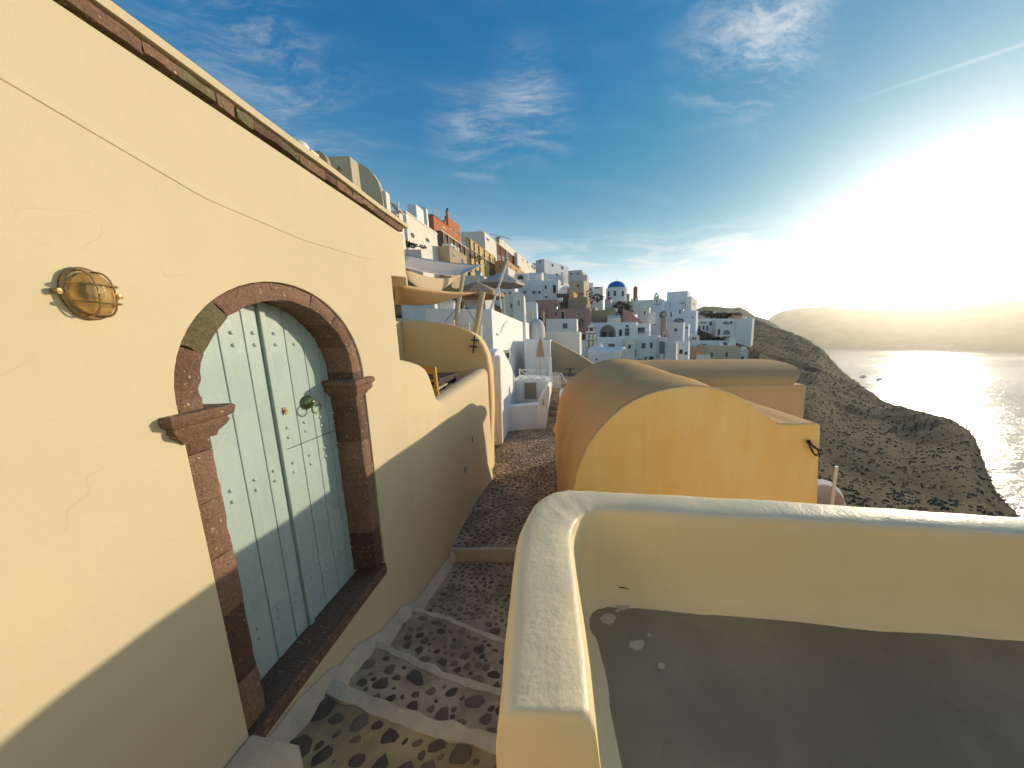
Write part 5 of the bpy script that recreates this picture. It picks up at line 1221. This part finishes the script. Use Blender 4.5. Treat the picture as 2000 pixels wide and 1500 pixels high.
house_box('brown cube house with a lit right edge above the pink house', 1147, 580, 70, u0=1109, u2=1153, vb=604, mat='tan', yaw=28, extra=6)
house_box('rough olive brown stone house left of the brown cube', 1111, 573, 73, u0=1087, u2=1113, vb=600, mat='stonewall', yaw=12, extra=5)
house_box('orange lit wedge house above the brown cube', 1112, 563, 80, u0=1108, u2=1131, vb=582, mat='orange', yaw=15, extra=5)
house_box('little white chapel with a rounded front beside the white plaster house', 1023, 580, 30, u0=1001, u2=1026, vb=606, mat='white_w', roof='barrel', rise=0.5, extra=4, wins=[R_('f', 1013.5, 592, 5, 12, 'n', 'rect', 'door')])
house_box('pale flat body of the little chapel left of its rounded front', 1001, 576, 31, u0=978, u2=1003, vb=604, mat='white_w', extra=4, wins=[R_('f', 1001 - 2.4, 597, 3, 8, 'r')])
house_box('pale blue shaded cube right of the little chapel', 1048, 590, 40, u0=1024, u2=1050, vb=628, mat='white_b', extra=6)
for u, v0, v1, lb in ((1038, 624, 607, 'short sand pillar standing on a roof behind the domed roof'), (1062, 622, 608, 'short pale pillar standing left of the pink house door')):
    a, b_ = atr(u, v0, 32), atr(u, v1, 32); tag(MB().box(a.x - .12, a.y - .12, a.z - .5, a.x + .12, a.y + .12, b_.z).build('roof_pillar', M['sand']), lb, 'pillar')
# domed roof close behind the white house
dh = thing('domed_house', atr(1049, 656, 20), 'white house with a low mauve grey dome behind the closed umbrella', 'house'); p = atr(1049, 640, 20)
MB().lathe(p, [(0.52, -2.2), (0.52, 0.0), (0.50, 0.06), (0.47, 0.18), (0.40, 0.34), (0.28, 0.48), (0.14, 0.56), (0, 0.585)], 26).build('dome', M['white_g'], dh, smooth=True)
house_box('long plain white wall house above the brown sloping wall', 1132, 648, 21, u0=1056, u2=1136, vb=700, mat='white_w', yaw=4, extra=2, batter=0)
house_box('white gabled house with a green shuttered window above the plain white wall', 1126, 622, 34, u0=1066, u2=1129, vb=650, mat='white', yaw=8, extra=4, wins=[R_('f', 1104, 636.5, 9, 10, 'g')])
# --- church
ch = thing('domed_church', atr(1205, 590, 92), 'white church drum carrying the bright blue dome', 'church')
p = atr(1204.5, 565, 92); rad = (atr(1225, 570, 92) - atr(1184, 570, 92)).length / 2; zb_ = atr(1205, 592, 92).z
MB().lathe((p.x, p.y, p.z), [(rad, zb_ - p.z - 6), (rad, 0), (rad * 0.99, 0.12), (rad * 0.9, 0.16)], 32).build('drum', M['white'], ch, smooth=False)
dz = atr(1204, 550, 92).z - p.z
MB().lathe((p.x, p.y, p.z), [(rad * 0.90, 0.12)] + [(rad * 0.89 * math.cos(a), 0.12 + dz * math.sin(a)) for a in np.linspace(0, math.pi / 2, 9)], 32).build('blue_dome', M['bluedome'], ch, smooth=True)
mb = MB().tube([(p.x, p.y, p.z + dz), (p.x, p.y, p.z + dz + 0.75)], 0.05, 6); mb.tube([(p.x - 0.25, p.y, p.z + dz + 0.5), (p.x + 0.25, p.y, p.z + dz + 0.5)], 0.05, 6); mb.lathe((p.x, p.y, p.z + dz), [(0.22, 0), (0.22, 0.12), (0, 0.2)], 10); mb.build('cross', M['white'], ch)
cdir = Vector((p.x, p.y, 0)).normalized()
for u in (1189, 1201, 1216):
    q = atr(u, 576, 92); off = (q - Vector((p.x, p.y, q.z))); off.z = 0; perp = Vector((cdir.y, -cdir.x, 0)); x = off.dot(perp); nrm_ = (-cdir * math.sqrt(max(0.05, rad * rad - x * x)) + perp * x).normalized()
    a = Vector((-nrm_.y, nrm_.x, 0)); O = Vector((p.x, p.y, q.z)) + nrm_ * rad; wz0, wz1 = atr(u, 581, 92).z, atr(u, 571, 92).z
    window(ch, O, a, nrm_, -0.36, 0.36, wz0, wz1, 'bl')
house_box('white cube house left of the blue domed church', 1158, 552, 112, u0=1147, u2=1161, vb=582, mat='white_b', yaw=20, extra=8, wins=[R_('f', 1153.5, 565, 3, 5, 'bl')])
house_box('white house with a brownish eave left of the blue dome', 1177, 560, 108, u0=1158, u2=1179, vb=580, mat='white', yaw=18, extra=8, wins=[R_('f', 1166, 562, 9, 2, 'b')])
house_box('low house with a red flowered terrace under the church drum', 1193, 584, 84, u0=1181, u2=1196, vb=600, mat='white_g', yaw=15, extra=8)
house_box('olive brown house block below the church terrace', 1200, 605, 66, u0=1155, u2=1204, vb=634, mat='tan', yaw=12, extra=8)
house_box('narrow olive house with a lit edge left of the olive block', 1163, 600, 70, u0=1152, u2=1168, vb=630, mat='sand', yaw=22, extra=6)
house_box('pale vaulted roof in front of the olive brown block', 1212, 620, 62, u0=1186, u2=1214, vb=632, mat='white_g', roof='barrel_x', rise=0.7, yaw=10, extra=3)
bt = thing('brick_tower', atr(1241, 590, 90), 'slim red brick tower right of the blue domed church', 'tower'); p = atr(1240.5, 588, 90); zt_ = atr(1240, 562, 90).z
MB().extrude([(p.x - .5, p.y - .5, p.z), (p.x + .5, p.y - .5, p.z), (p.x + .5, p.y + .5, p.z), (p.x - .5, p.y + .5, p.z)], (0, 0, zt_ - p.z)).build('shaft', M['terracotta'], bt, bevel=0.08); MB().lathe((p.x, p.y, zt_), [(0.5, 0), (0.35, 0.35), (0, 0.5)], 10).build('cap', M['terracotta'], bt)
MB().extrude([atr(u, v, 89.5) for u, v in ((1234, 588), (1246, 580), (1249, 612), (1234, 616))], (0.2, 2, 0)).build('lit_base', M['white_w'], bt)
a = atr(1227, 583, 92); tag(MB().box(a.x - .3, a.y - .3, a.z - 2, a.x + .3, a.y + .3, atr(1227, 574, 92).z).build('chimney', M['sand']), 'small square sand chimney between the church and the brick tower', 'chimney')
house_box('ochre stone house below the brick tower', 1234, 588, 88, u0=1205, u2=1238, vb=622, mat='sand', yaw=12, extra=7)
house_box('blue white chapel with round windows and an open belfry on the skyline', 1295, 584, 110, u0=1246, u2=1298, vb=606, mat='white_b', yaw=18, extra=8, wins=[('f', 1281.5, 587, 1284.5, 590.5, 'g', 'round'), ('f', 1277, 593, 1279.8, 596, 'g', 'round'), ('f', 1282.2, 593, 1285, 596, 'g', 'round'), ('f', 1287.2, 592.5, 1290, 595.5, 'g', 'round')])
bf = thing('belfry', atr(1283, 584, 110), 'small open arched belfry standing on the blue white chapel roof', 'belfry')
for u in (1279.7, 1285.6): a = atr(u, 585, 110); MB().box(a.x - .22, a.y, a.z - .3, a.x + .22, a.y + .5, atr(u, 576, 110).z).build('pier', M['white'], bf)
a, b_ = atr(1279.2, 576, 110), atr(1286, 576, 110); MB().extrude([Vector((a.x - .1, a.y, a.z))] + [Vector(((a.x + b_.x) / 2 - (b_.x - a.x) / 2 * math.cos(math.pi * k / 8), a.y, a.z + 0.75 * math.sin(math.pi * k / 8))) for k in range(9)] + [Vector((b_.x + .1, a.y, a.z))], (0, 0.5, 0)).build('arch', M['white'], bf)
q = atr(1282.5, 580, 110); MB().lathe(q, [(0.28, -0.3), (0.2, 0), (0.1, 0.25), (0, 0.28)], 10).build('bell', M['brass'], bf)
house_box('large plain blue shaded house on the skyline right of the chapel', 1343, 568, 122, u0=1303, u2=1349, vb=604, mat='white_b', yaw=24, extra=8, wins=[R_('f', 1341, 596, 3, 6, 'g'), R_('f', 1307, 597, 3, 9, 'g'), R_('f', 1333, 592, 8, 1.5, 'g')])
house_box('sunlit side wing with a balcony right of the large blue house', 1351, 579, 119, u0=1341, u2=1362, vb=607, mat='white_w', yaw=26, extra=8, wins=[R_('s', 1355, 594, 2.5, 8, 'n')])
house_box('pale low white house between the belfry chapel and the large blue house', 1305, 587, 116, u0=1294, u2=1308, vb=612, mat='white_b', yaw=18, extra=8)
house_box('long terraced white house under the large blue house', 1360, 606, 105, u0=1301, u2=1364, vb=626, mat='white_b', yaw=20, extra=6, wins=[R_('f', 1328, 609, 3, 8, 'g'), R_('f', 1353, 620, 4, 4, 'n', 'arch'), R_('f', 1311, 614, 2.5, 9, 'g')])
house_box('narrow mauve house beside the slanting brown roof', 1280, 610, 82, u0=1268, u2=1282, vb=640, mat='white', yaw=15, extra=6)
house_box('pale house with a lit gable right of the slanting brown roof', 1268, 600, 80, u0=1250, u2=1271, vb=630, mat='white_w', yaw=24, extra=6, wins=[R_('f', 1259, 611, 2.5, 6, 'g')])
rf = MB().extrude([atr(u, v, 68) for u, v in ((1217, 602), (1232, 610), (1257, 631), (1217, 633))], (0.4, 3.0, 0.3)).build('slanting_roof', M['pink']); tag(rf, 'slanting brown pink stair roof in the middle of the village', 'roof')
house_box('white house with a dim square window right of the pink bell arch', 1335, 630, 72, u0=1302, u2=1338, vb=664, mat='white', yaw=12, extra=6, wins=[R_('f', 1320, 644.5, 5.5, 6, 'g')])
house_box('low pale blue house left of the pink chimney', 1292, 632, 74, u0=1266, u2=1295, vb=660, mat='white_b', yaw=10, extra=6, wins=[R_('f', 1278, 631 + 3, 4, 2, 'g')])
pk = thing('chimney', atr(1297, 640, 68), 'pale pink square chimney over the little pink bell arch', 'chimney'); a, b_ = atr(1293, 645, 68), atr(1302, 624, 68); MB().box(a.x, a.y, a.z - 2, b_.x, a.y + 0.9, b_.z).build('stack', M['pink'], pk); MB().box(a.x - .1, a.y - .1, b_.z, b_.x + .1, a.y + 1, b_.z + .2).build('cap', M['sand'], pk)
pb = thing('bell_arch', atr(1299, 660, 62), 'little pink gable with an arched opening above the tall narrow door', 'arch'); P = [(1291, 662), (1308, 662), (1305, 652), (1303.5, 646), (1300, 641.5), (1296.5, 646), (1295, 652)]
MB().extrude([atr(u, v, 62) for u, v in P], (0.2, 0.8, 0)).build('gable', M['pink'], pb); window(pb, atr(1299, 660, 61.95), Vector((cdir.y, -cdir.x, 0)), -cdir, -0.30, 0.30, atr(1299, 660, 62).z, atr(1299, 651.5, 62).z, 'w', 'arch')
# --- arched white houses in the middle
house_box('white house with one wide shaded arch and glazed doors', 1243, 629, 58, u0=1158, u2=1246, vb=660, mat='white', yaw=6, extra=6, wins=[('f', 1171, 634, 1203, 659, 'n', 'arch', 'archway'), R_('f', 1212, 650, 6, 13, 'g', 'rect', 'door'), R_('f', 1225, 648.5, 10, 16, 'w'), R_('f', 1225, 637, 5, 5, 'g')])
H = HOUSES['white house with one wide shaded arch and glazed doors']
O = Vector((H['C'].x, H['C'].y, H['zt']))
for u in (1180, 1194):
    r = sray(u, 652); q = EYE + r * ((O - EYE).dot(-H['sd']) / r.dot(-H['sd'])); s = (q - O).dot(H['fd']); window(H['t'], O - H['sd'] * 0.12, H['fd'], -H['sd'], s - 0.5, s + 0.5, atr(u, 659, 58).z, atr(u, 647, 58).z, 'g')
house_box('white house with a glazed balcony window right of the wide arch', 1268, 632, 60, u0=1243, u2=1271, vb=662, mat='white', yaw=6, extra=6, wins=[R_('f', 1252, 645, 15, 11, 'g')])
parapet_rail(1241, 655, 1272, 655, 57.5, 57.5, 'dark balcony rail in front of the glazed balcony window', 7, 0.7)
house_box('lower white house front with a wide low window below the arch', 1220, 658, 52, u0=1160, u2=1222, vb=690, mat='white_b', yaw=5, extra=6, wins=[R_('f', 1194, 676, 12, 9, 'g')])
house_box('white bay with a small dark window right of the wide low window', 1242, 662, 51, u0=1220, u2=1244, vb=695, mat='white_w', yaw=5, extra=6, wins=[R_('f', 1229.5, 677, 5, 8, 'g'), R_('f', 1250 - 9, 690, 1.5, 14, 'g')])
house_box('tall white house with rows of green shuttered windows', 1287, 655, 52, u0=1241, u2=1290, vb=706, mat='white', yaw=6, extra=5, wins=[R_('f', 1257, 675, 7, 11, 'g'), R_('f', 1272, 674.5, 5, 11, 'g'), R_('f', 1272, 701, 8, 10, 'g'), R_('f', 1261, 702, 3, 10, 'g'), R_('f', 1250, 702, 8, 4, 'd')])
house_box('white house with one tall narrow green door', 1305, 658, 51, u0=1287, u2=1307, vb=708, mat='white_w', yaw=6, extra=5, wins=[('f', 1287.6, 667, 1297, 706, 'gd', 'rect', 'door')])
house_box('pale house left of the stacked terraces with a sloping gable', 1321, 670, 50, u0=1305, u2=1324, vb=708, mat='white_w', yaw=8, extra=5)
house_box('blue white house with a balcony window behind the cross vault', 1345, 666, 55, u0=1318, u2=1348, vb=708, mat='white_b', yaw=8, extra=5, wins=[R_('f', 1330, 687, 6, 9, 'g'), R_('f', 1340, 690, 5, 6, 'g')])
# bell tower
tw = thing('bell_tower', atr(1155, 690, 46), 'white and brown trimmed tiered bell tower in front of the wide arch', 'tower')
def tier(u0, u1, v0, v1, n, R=46, trim=True):
    a, b_ = atr(u0, v1, R), atr(u1, v1, R); zt_ = atr(u0, v0, R).z; dx = (b_ - a); wv = dx.length; dx.normalize(); pw_ = wv * 0.24
    for k in range(n + 1):
        q = a + dx * ((wv - pw_) * k / n); MB().quadbox(q, dx * pw_, (0, 0.6, 0), (0, 0, zt_ - a.z)).build('pier', M['white_w'], tw)
        if trim: MB().quadbox(q + dx * (pw_ - 0.02), dx * 0.045, (0, -0.03, 0), (0, 0, zt_ - a.z)).build('pier_trim', M['frame_br'], tw)
    MB().quadbox(Vector((a.x, a.y - 0.06, zt_)) - dx * 0.12, dx * (wv + 0.24), (0, 0.75, 0), (0, 0, 0.09)).build('cornice', M['frame_br'], tw)
    MB().quadbox(Vector((a.x, a.y - 0.02, zt_ + 0.09)) - dx * 0.05, dx * (wv + 0.1), (0, 0.68, 0), (0, 0, 0.28)).build('band', M['white_w'], tw)
tier(1144.5, 1165, 665, 682, 2); tier(1145, 1165, 652, 664, 2); tier(1149, 1163, 641, 652, 1)
a = atr(1156, 640, 46); MB().extrude([atr(u, v, 46) for u, v in ((1148, 640), (1164, 640), (1162, 636), (1159, 634), (1157.5, 629.5), (1156, 628), (1154.5, 629.5), (1153, 634), (1150, 636))], (0, 0.6, 0)).build('crown', M['white_w'], tw)
for u, v in ((1156, 673), (1156, 648), (1150, 659)): q = atr(u, v, 46.25); MB().lathe(q, [(0.24, -0.24), (0.18, 0), (0.1, 0.2), (0, 0.22)], 10).build('bell', M['brass'], tw)
MB().box(atr(1143, 690, 46).x, a.y - 0.3, a.z - 6, atr(1167, 690, 46).x, a.y + 1.2, atr(1155, 682, 46).z).build('base', M['white'], tw)
house_box('small dark windowed hut left of the bell tower', 1143, 651, 44, u0=1131, u2=1145, vb=672, mat='white_b', extra=4, wins=[('f', 1133, 652, 1143, 664, 'b')])
house_box('white hall with a long straight ridge below the bell tower', 1215, 690, 37, u0=1148, u2=1222, vb=706, mat='white', roof='barrel_x', rise=0.75, extra=3, yaw=0, d=3.0, wins=[R_('f', 1165, 702, 4, 4, 'g', 'round')])
gb = MB().extrude([atr(u, v, 36) for u, v in ((1212, 704), (1228, 704), (1226, 695), (1222, 684), (1219.5, 679.5), (1217, 684), (1214, 692))], (0, 0.35, 0)).build('gable_wall', M['white_w'], bevel=0.03); tag(gb, 'small pointed sunlit white bell gable at the right end of the white hall', 'gable')
bs = MB().extrude([atr(u, v, 33) for u, v in ((1296, 709), (1312, 709), (1306, 700), (1304.5, 686), (1303.5, 679), (1302.5, 687), (1301, 699))], (0, 0.3, 0)).build('white_spire', M['white']); tag(bs, 'slender white spire shaped chimney below the tall narrow green door', 'chimney')
q = MB().lathe(atr(1168, 682, 45), [(0.9, -2), (0.9, 0.0), (0.85, 0.3), (0.6, 0.75), (0.3, 0.95), (0, 1.0)], 18).build('white_dome', M['white_w'], smooth=True); tag(q, 'small white half dome tucked right behind the bell tower foot', 'dome')
# --- right group
house_box('white terrace house with an orange doorway near the right of the village', 1400, 622, 138, u0=1358, u2=1402, vb=658, mat='white_b', yaw=14, extra=6, wins=[R_('f', 1388, 632, 6, 8, 'd'), R_('f', 1366, 640, 3, 8, 'g'), R_('f', 1374, 640, 3, 8, 'g'), R_('f', 1381, 641, 3, 10, 'g'), R_('f', 1373, 630, 12, 2, 'g'), R_('f', 1373, 652, 3, 4, 'g')])
house_box('white house with two shaded arches at the right end of the village', 1440, 622, 134, u0=1399, u2=1442, vb=657, mat='white', yaw=14, extra=6, wins=[('f', 1411, 627, 1425, 634, 'n', 'arch'), R_('f', 1428, 630, 5, 6, 'g'), ('f', 1412, 644, 1426, 654, 'n', 'arch'), R_('f', 1404, 649, 4, 12, 'g')])
house_box('windowless pale last house with a stepped round end on the slope', 1470, 621, 132, u0=1440, u2=1474, vb=656, mat='white', yaw=20, extra=6)
house_box('low white terrace with a red flowered wall above the right houses', 1455, 616, 140, u0=1434, u2=1457, vb=622, mat='orange', yaw=14, extra=6)
house_box('wide low white house with blue windows above the tan house', 1428, 665, 104, u0=1345, u2=1430, vb=682, mat='white_b', yaw=10, extra=5, wins=[R_('f', 1415, 672, 9, 6, 'g'), R_('f', 1375, 674, 11, 4, 'bl'), R_('f', 1364, 674, 6, 4, 'bl')])
house_box('short white tower block at the right end of the wide low house', 1438, 659, 102, u0=1426, u2=1440, vb=680, mat='white', yaw=10, extra=5)
house_box('tan two storey house with small green windows behind the cross vault', 1444, 675, 90, u0=1376, u2=1446, vb=708, mat='sand', yaw=9, extra=5, wins=[R_('f', 1390, 693, 4, 9, 'g'), R_('f', 1419, 693, 4, 10, 'g'), R_('f', 1418, 704, 4, 2, 'd'), R_('f', 1428, 704, 4, 2, 'd')])
house_box('orange plaster wall house left of the tan two storey house', 1377, 679, 86, u0=1345, u2=1379, vb=700, mat='orange', yaw=9, extra=5)
house_box('small white stepped hut below the orange plaster wall', 1385, 694, 80, u0=1360, u2=1388, vb=709, mat='white_w', yaw=9, extra=5, wins=[R_('f', 1373, 703, 7, 3, 'd')])
house_box('pale sandy house with a shaded arch left of the wide low house', 1352, 650, 96, u0=1334, u2=1354, vb=672, mat='white_w', yaw=12, extra=5, wins=[('f', 1336, 653, 1345, 663, 'r', 'arch')])
house_box('low pale house with a small doorway right of the shaded arch', 1366, 655, 96, u0=1350, u2=1368, vb=676, mat='white_w', yaw=12, extra=5, wins=[R_('f', 1356, 661, 9, 7, 'n')])
house_box('grey stone ruin with blue doors past the tan two storey house', 1462, 683, 100, u0=1445, u2=1464, vb=705, mat='white_g', yaw=12, extra=4, wins=[R_('f', 1450, 699, 6, 6, 'bl', 'rect', 'door')])
house_box('second grey stone ruin with a blue door, farther right', 1484, 686, 104, u0=1463, u2=1486, vb=705, mat='stonewall', yaw=12, extra=4, wins=[R_('f', 1475, 699, 8, 5, 'bl', 'rect', 'door')])
house_box('mid village white house filling the slope under the chapel', 1300, 612, 96, u0=1262, u2=1303, vb=640, mat='white_b', yaw=14, extra=6, wins=[R_('f', 1290, 606 + 12, 3, 5, 'g')])
house_box('white stepped house left of the grey white rooftops', 1345, 632, 92, u0=1318, u2=1348, vb=660, mat='white_b', yaw=14, extra=6, wins=[R_('f', 1341, 640, 3, 4, 'g')])
house_box('pale house with a slatted terrace behind the parasols', 945, 538, 40, u0=900, u2=962, vb=580, mat='white_g', yaw=8, extra=6, wins=[R_('s', 953, 549, 4, 7, 'b')])
house_box('white house in shade behind the pale pinkish parasol', 1005, 556, 56, u0=955, u2=1012, vb=600, mat='white_b', yaw=12, extra=6, wins=[R_('f', 985, 573, 4, 5, 'g'), R_('f', 996, 572, 4, 5, 'g')])
house_box('white step house under the cream curtain sail', 846, 560, 22, u0=780, u2=868, vb=620, mat='white_w', yaw=5, extra=5)
pr = thing('slatted_pergola', aty(920, 596, 12), 'pergola of horizontal timber slats on the white house terrace', 'pergola')
for k in range(5): v = 578 + k * 4.2; MB().quadbox(aty(905, v, 12), aty(936, v, 12) - aty(905, v, 12), (0, 0.05, 0), (0, 0, 0.05)).build('slat', M['palewood'], pr)
for u in (906, 935): MB().tube([aty(u, 604, 12), aty(u, 575, 12)], 0.045, 6).build('post', M['palewood'], pr)
for i, u in enumerate((862, 872, 882)):
    q = aty(u, 600, 10.5); c = thing('planter_pot', (q.x, q.y, q.z), ('first white planter with dark leaves on the white house roof edge, nearest the sails', 'middle white planter with dark leaves on the white house roof edge', 'last white planter with dark leaves on the white house roof edge, by the sail pole')[i], 'planter', 'planters on the white house roof')
    MB().lathe(q, [(0.10, -0.05), (0.14, 0.22), (0.12, 0.22), (0.1, 0.18)], 12).build('pot', M['white'], c, smooth=True); mb = MB()
    for k in range(40):
        a = random.uniform(0, 6.28); l = random.uniform(0.12, 0.34); d = Vector((math.cos(a) * l * 0.6, math.sin(a) * l * 0.6, l)); b0 = q + Vector((0, 0, 0.2)); mb.add([b0, b0 + d * 0.5 + Vector((0.03, 0, 0)), b0 + d, b0 + d * 0.5 - Vector((0.03, 0, 0))], [(0, 1, 2, 3)])
    mb.build('leaves', M['leaf'], c)

# ================================================================== PLANTS
def leafy(mb, c, rx, ry, rz, n, s):
    for _ in range(n):
        d = Vector((random.gauss(0, 1), random.gauss(0, 1), random.gauss(0, 1))).normalized(); k = random.uniform(0.45, 1.0) ** 0.6
        lump = 1 + 0.35 * noise.noise(d * 2.3 + Vector(c) * 0.7)
        p = Vector(c) + Vector((d.x * rx, d.y * ry, d.z * rz)) * k * lump
        a = Vector((random.gauss(0, 1), random.gauss(0, 1), random.gauss(0, 1))).normalized(); b_ = a.orthogonal().normalized(); q = s * random.uniform(0.6, 1.3)
        mb.add([p - a * q, p + b_ * q * 0.5, p + a * q, p - b_ * q * 0.5], [(0, 1, 2, 3)])
def bush(u, v, R, w, h, label, mat='leaf', n=260, cat='bush', name='bush', group=None):
    q = atr(u, v, R); pxm = (atr(u + 10, v, R) - atr(u - 10, v, R)).length / 20; rx, rz = w * pxm / 2, h * pxm / 2
    o = thing(name, (q.x, q.y, q.z - rz), label, cat, group); mb = MB(); leafy(mb, q, rx, rx, rz, n, max(rx, rz) * 0.16); mb.build('crown', M[mat], o)
    MB().tube([(q.x, q.y, q.z - rz * 1.5), (q.x, q.y, q.z)], [rx * 0.10, rx * 0.05], 6).build('trunk', M['bark'], o); return o
bush(1135, 631, 50, 15, 18, 'round bright green shrub left of the bell tower'); bush(1213, 602, 72, 40, 26, 'tangled bare brown tree below the blue domed church', 'bark', 420, 'tree', 'tree')
bush(1295, 615, 88, 16, 18, 'dark dense shrub mass beside the pink chimney', 'leaf_d', 300); bush(1326, 626, 76, 22, 8, 'low dark hedge on the roof of the white house with a dim window', 'leaf_d', 220)
bush(1151, 573, 88, 16, 16, 'dark green bush between the tan round fronted house and the white cubes', 'leaf_d', 200); bush(1167, 581, 90, 26, 14, 'flat green bush under the house with a brownish eave', 'leaf_d', 200)
bush(1136, 574, 68, 12, 5, 'red flowering bush on top of the brown cube house', 'flower', 150); bush(1155, 587, 66, 8, 14, 'dark red bougainvillea hanging right of the brown cube', 'flower', 160)
bush(1190, 583, 82, 12, 4, 'row of red flowers on the church terrace', 'flower', 140); bush(1045, 571, 66, 6, 8, 'small green bush at the foot of the long blue wall', 'leaf', 140); bush(1025, 570, 62, 9, 8, 'green palm like bush left of the small square windows', 'leaf', 160)
bush(800, 478, 44, 34, 8, 'dry hedge strip under the round windowed house', 'leaf_d', 260); bush(826, 482, 44, 18, 7, 'second clump of dry hedge right of the strip', 'leaf_d', 160); bush(934, 505, 66, 16, 14, 'dark climbing plant in front of the yellow facade', 'leaf_d', 220); bush(922, 500, 66, 14, 8, 'dark leafy terrace plant under the yellow house window', 'leaf_d', 180)
bush(962, 532, 62, 14, 16, 'dark leafy plant left of the white cube hut', 'leaf_d', 180); bush(1043, 520, 104, 10, 14, 'dark shrub by the left gable of the big blue grey house', 'leaf_d', 160); bush(1404, 648, 128, 5, 12, 'slim green cypress between the two white right houses', 'leaf', 160)
bush(1412, 616, 150, 70, 8, 'wide pergola hedge along the ridge above the right houses', 'leaf_d', 300); bush(1400, 661, 108, 60, 7, 'brown green bank of scrub between the right rows of houses', 'leaf_d', 300); bush(1378, 611, 150, 30, 10, 'grey scrub clump on the ridge right of the sunlit wing', 'leaf_d', 200)
bush(940, 590, 11.8, 10, 20, 'dark potted palm at the end of the slatted pergola', 'leaf_d', 160)
# scrub over the slope: nobody could count it
mb = MB()
for _ in range(15000):
    az = random.uniform(math.radians(14), math.radians(80)); R = 14 + 220 * random.random() ** 1.6; x, y = R * math.sin(az), R * math.cos(az)
    if noise.noise(Vector((x, y, 0)) * 0.06) < -0.55 or (R < 60 and random.random() > 0.25 + 0.75 * (R - 14) / 46): continue
    k = min(1, max(0, (R - 14) / 30)); rid = noise.fractal(Vector((x, y, 0)) * 0.035, 1.0, 2.0, 5) * 1.3 + noise.fractal(Vector((x, y, 7)) * 0.16, 0.9, 2.1, 4) * 0.55
    z = terrain_z(x, y) + rid * k * (0.22 + 0.78 * min(1, max(0, R - 60) / 120)); s = random.uniform(0.06, 0.24) * (0.6 + R / 110)
    for _b in range(7):
        d = Vector((random.gauss(0, 1), random.gauss(0, 1), abs(random.gauss(0, 0.8)))).normalized() * s; e = d.orthogonal().normalized() * s * 0.5; p = Vector((x, y, z))
        mb.add([p + d * 0.15, p + d * 0.7 + e, p + d, p + d * 0.7 - e], [(0, 1, 2, 3)])
o = mb.build('scrub', M['scrub']); o['kind'] = 'stuff'
# boats far below
for i, (u, v) in enumerate(((1686, 736), (1719, 742))):
    r = sray(u, v); q = EYE + r * ((SEA_Z + 0.3 - EYE.z) / r.z); L_ = 11
    b0 = thing('boat', q, ('far white boat on the glittering sea nearest the cliff', 'far white boat on the glittering sea farther from the cliff')[i], 'boat', 'boats on the sea below the cliff')
    hull = [(-L_ / 2, -1.4), (L_ * 0.25, -1.5), (L_ / 2, 0), (L_ * 0.25, 1.5), (-L_ / 2, 1.4)]
    MB().add([(q.x + x * 0.9, q.y + y * 0.7, q.z - 0.6) for x, y in hull] + [(q.x + x, q.y + y, q.z + 1.1) for x, y in hull], [(0, 1, 2, 3, 4), (5, 6, 7, 8, 9)] + [(k, (k + 1) % 5, 5 + (k + 1) % 5, 5 + k) for k in range(5)]).build('hull', M['white'], b0)
    MB().box(q.x - 2.5, q.y - 1, q.z + 1.1, q.x + 1.5, q.y + 1, q.z + 2.8).build('cabin', M['whitepaint'], b0)

# ================================================================== AIR
hz = MB().box(-12700, -12700, SEA_Z - 8, 12700, 12700, TOP + 15).build('haze', M['white']); hz.data.materials.clear()
print('haze top', TOP)
m = bpy.data.materials.new('haze'); m.use_nodes = True; N = NT(m.node_tree); N.n.clear()
pv = N.node('ShaderNodeVolumePrincipled', inp={'Color': (1.0, 0.97, 0.90, 1), 'Density': 0.0001, 'Anisotropy': 0.7}); N.l.new(pv.outputs[0], N.node('ShaderNodeOutputMaterial').inputs['Volume'])
hz.data.materials.append(m); hz['kind'] = 'stuff'
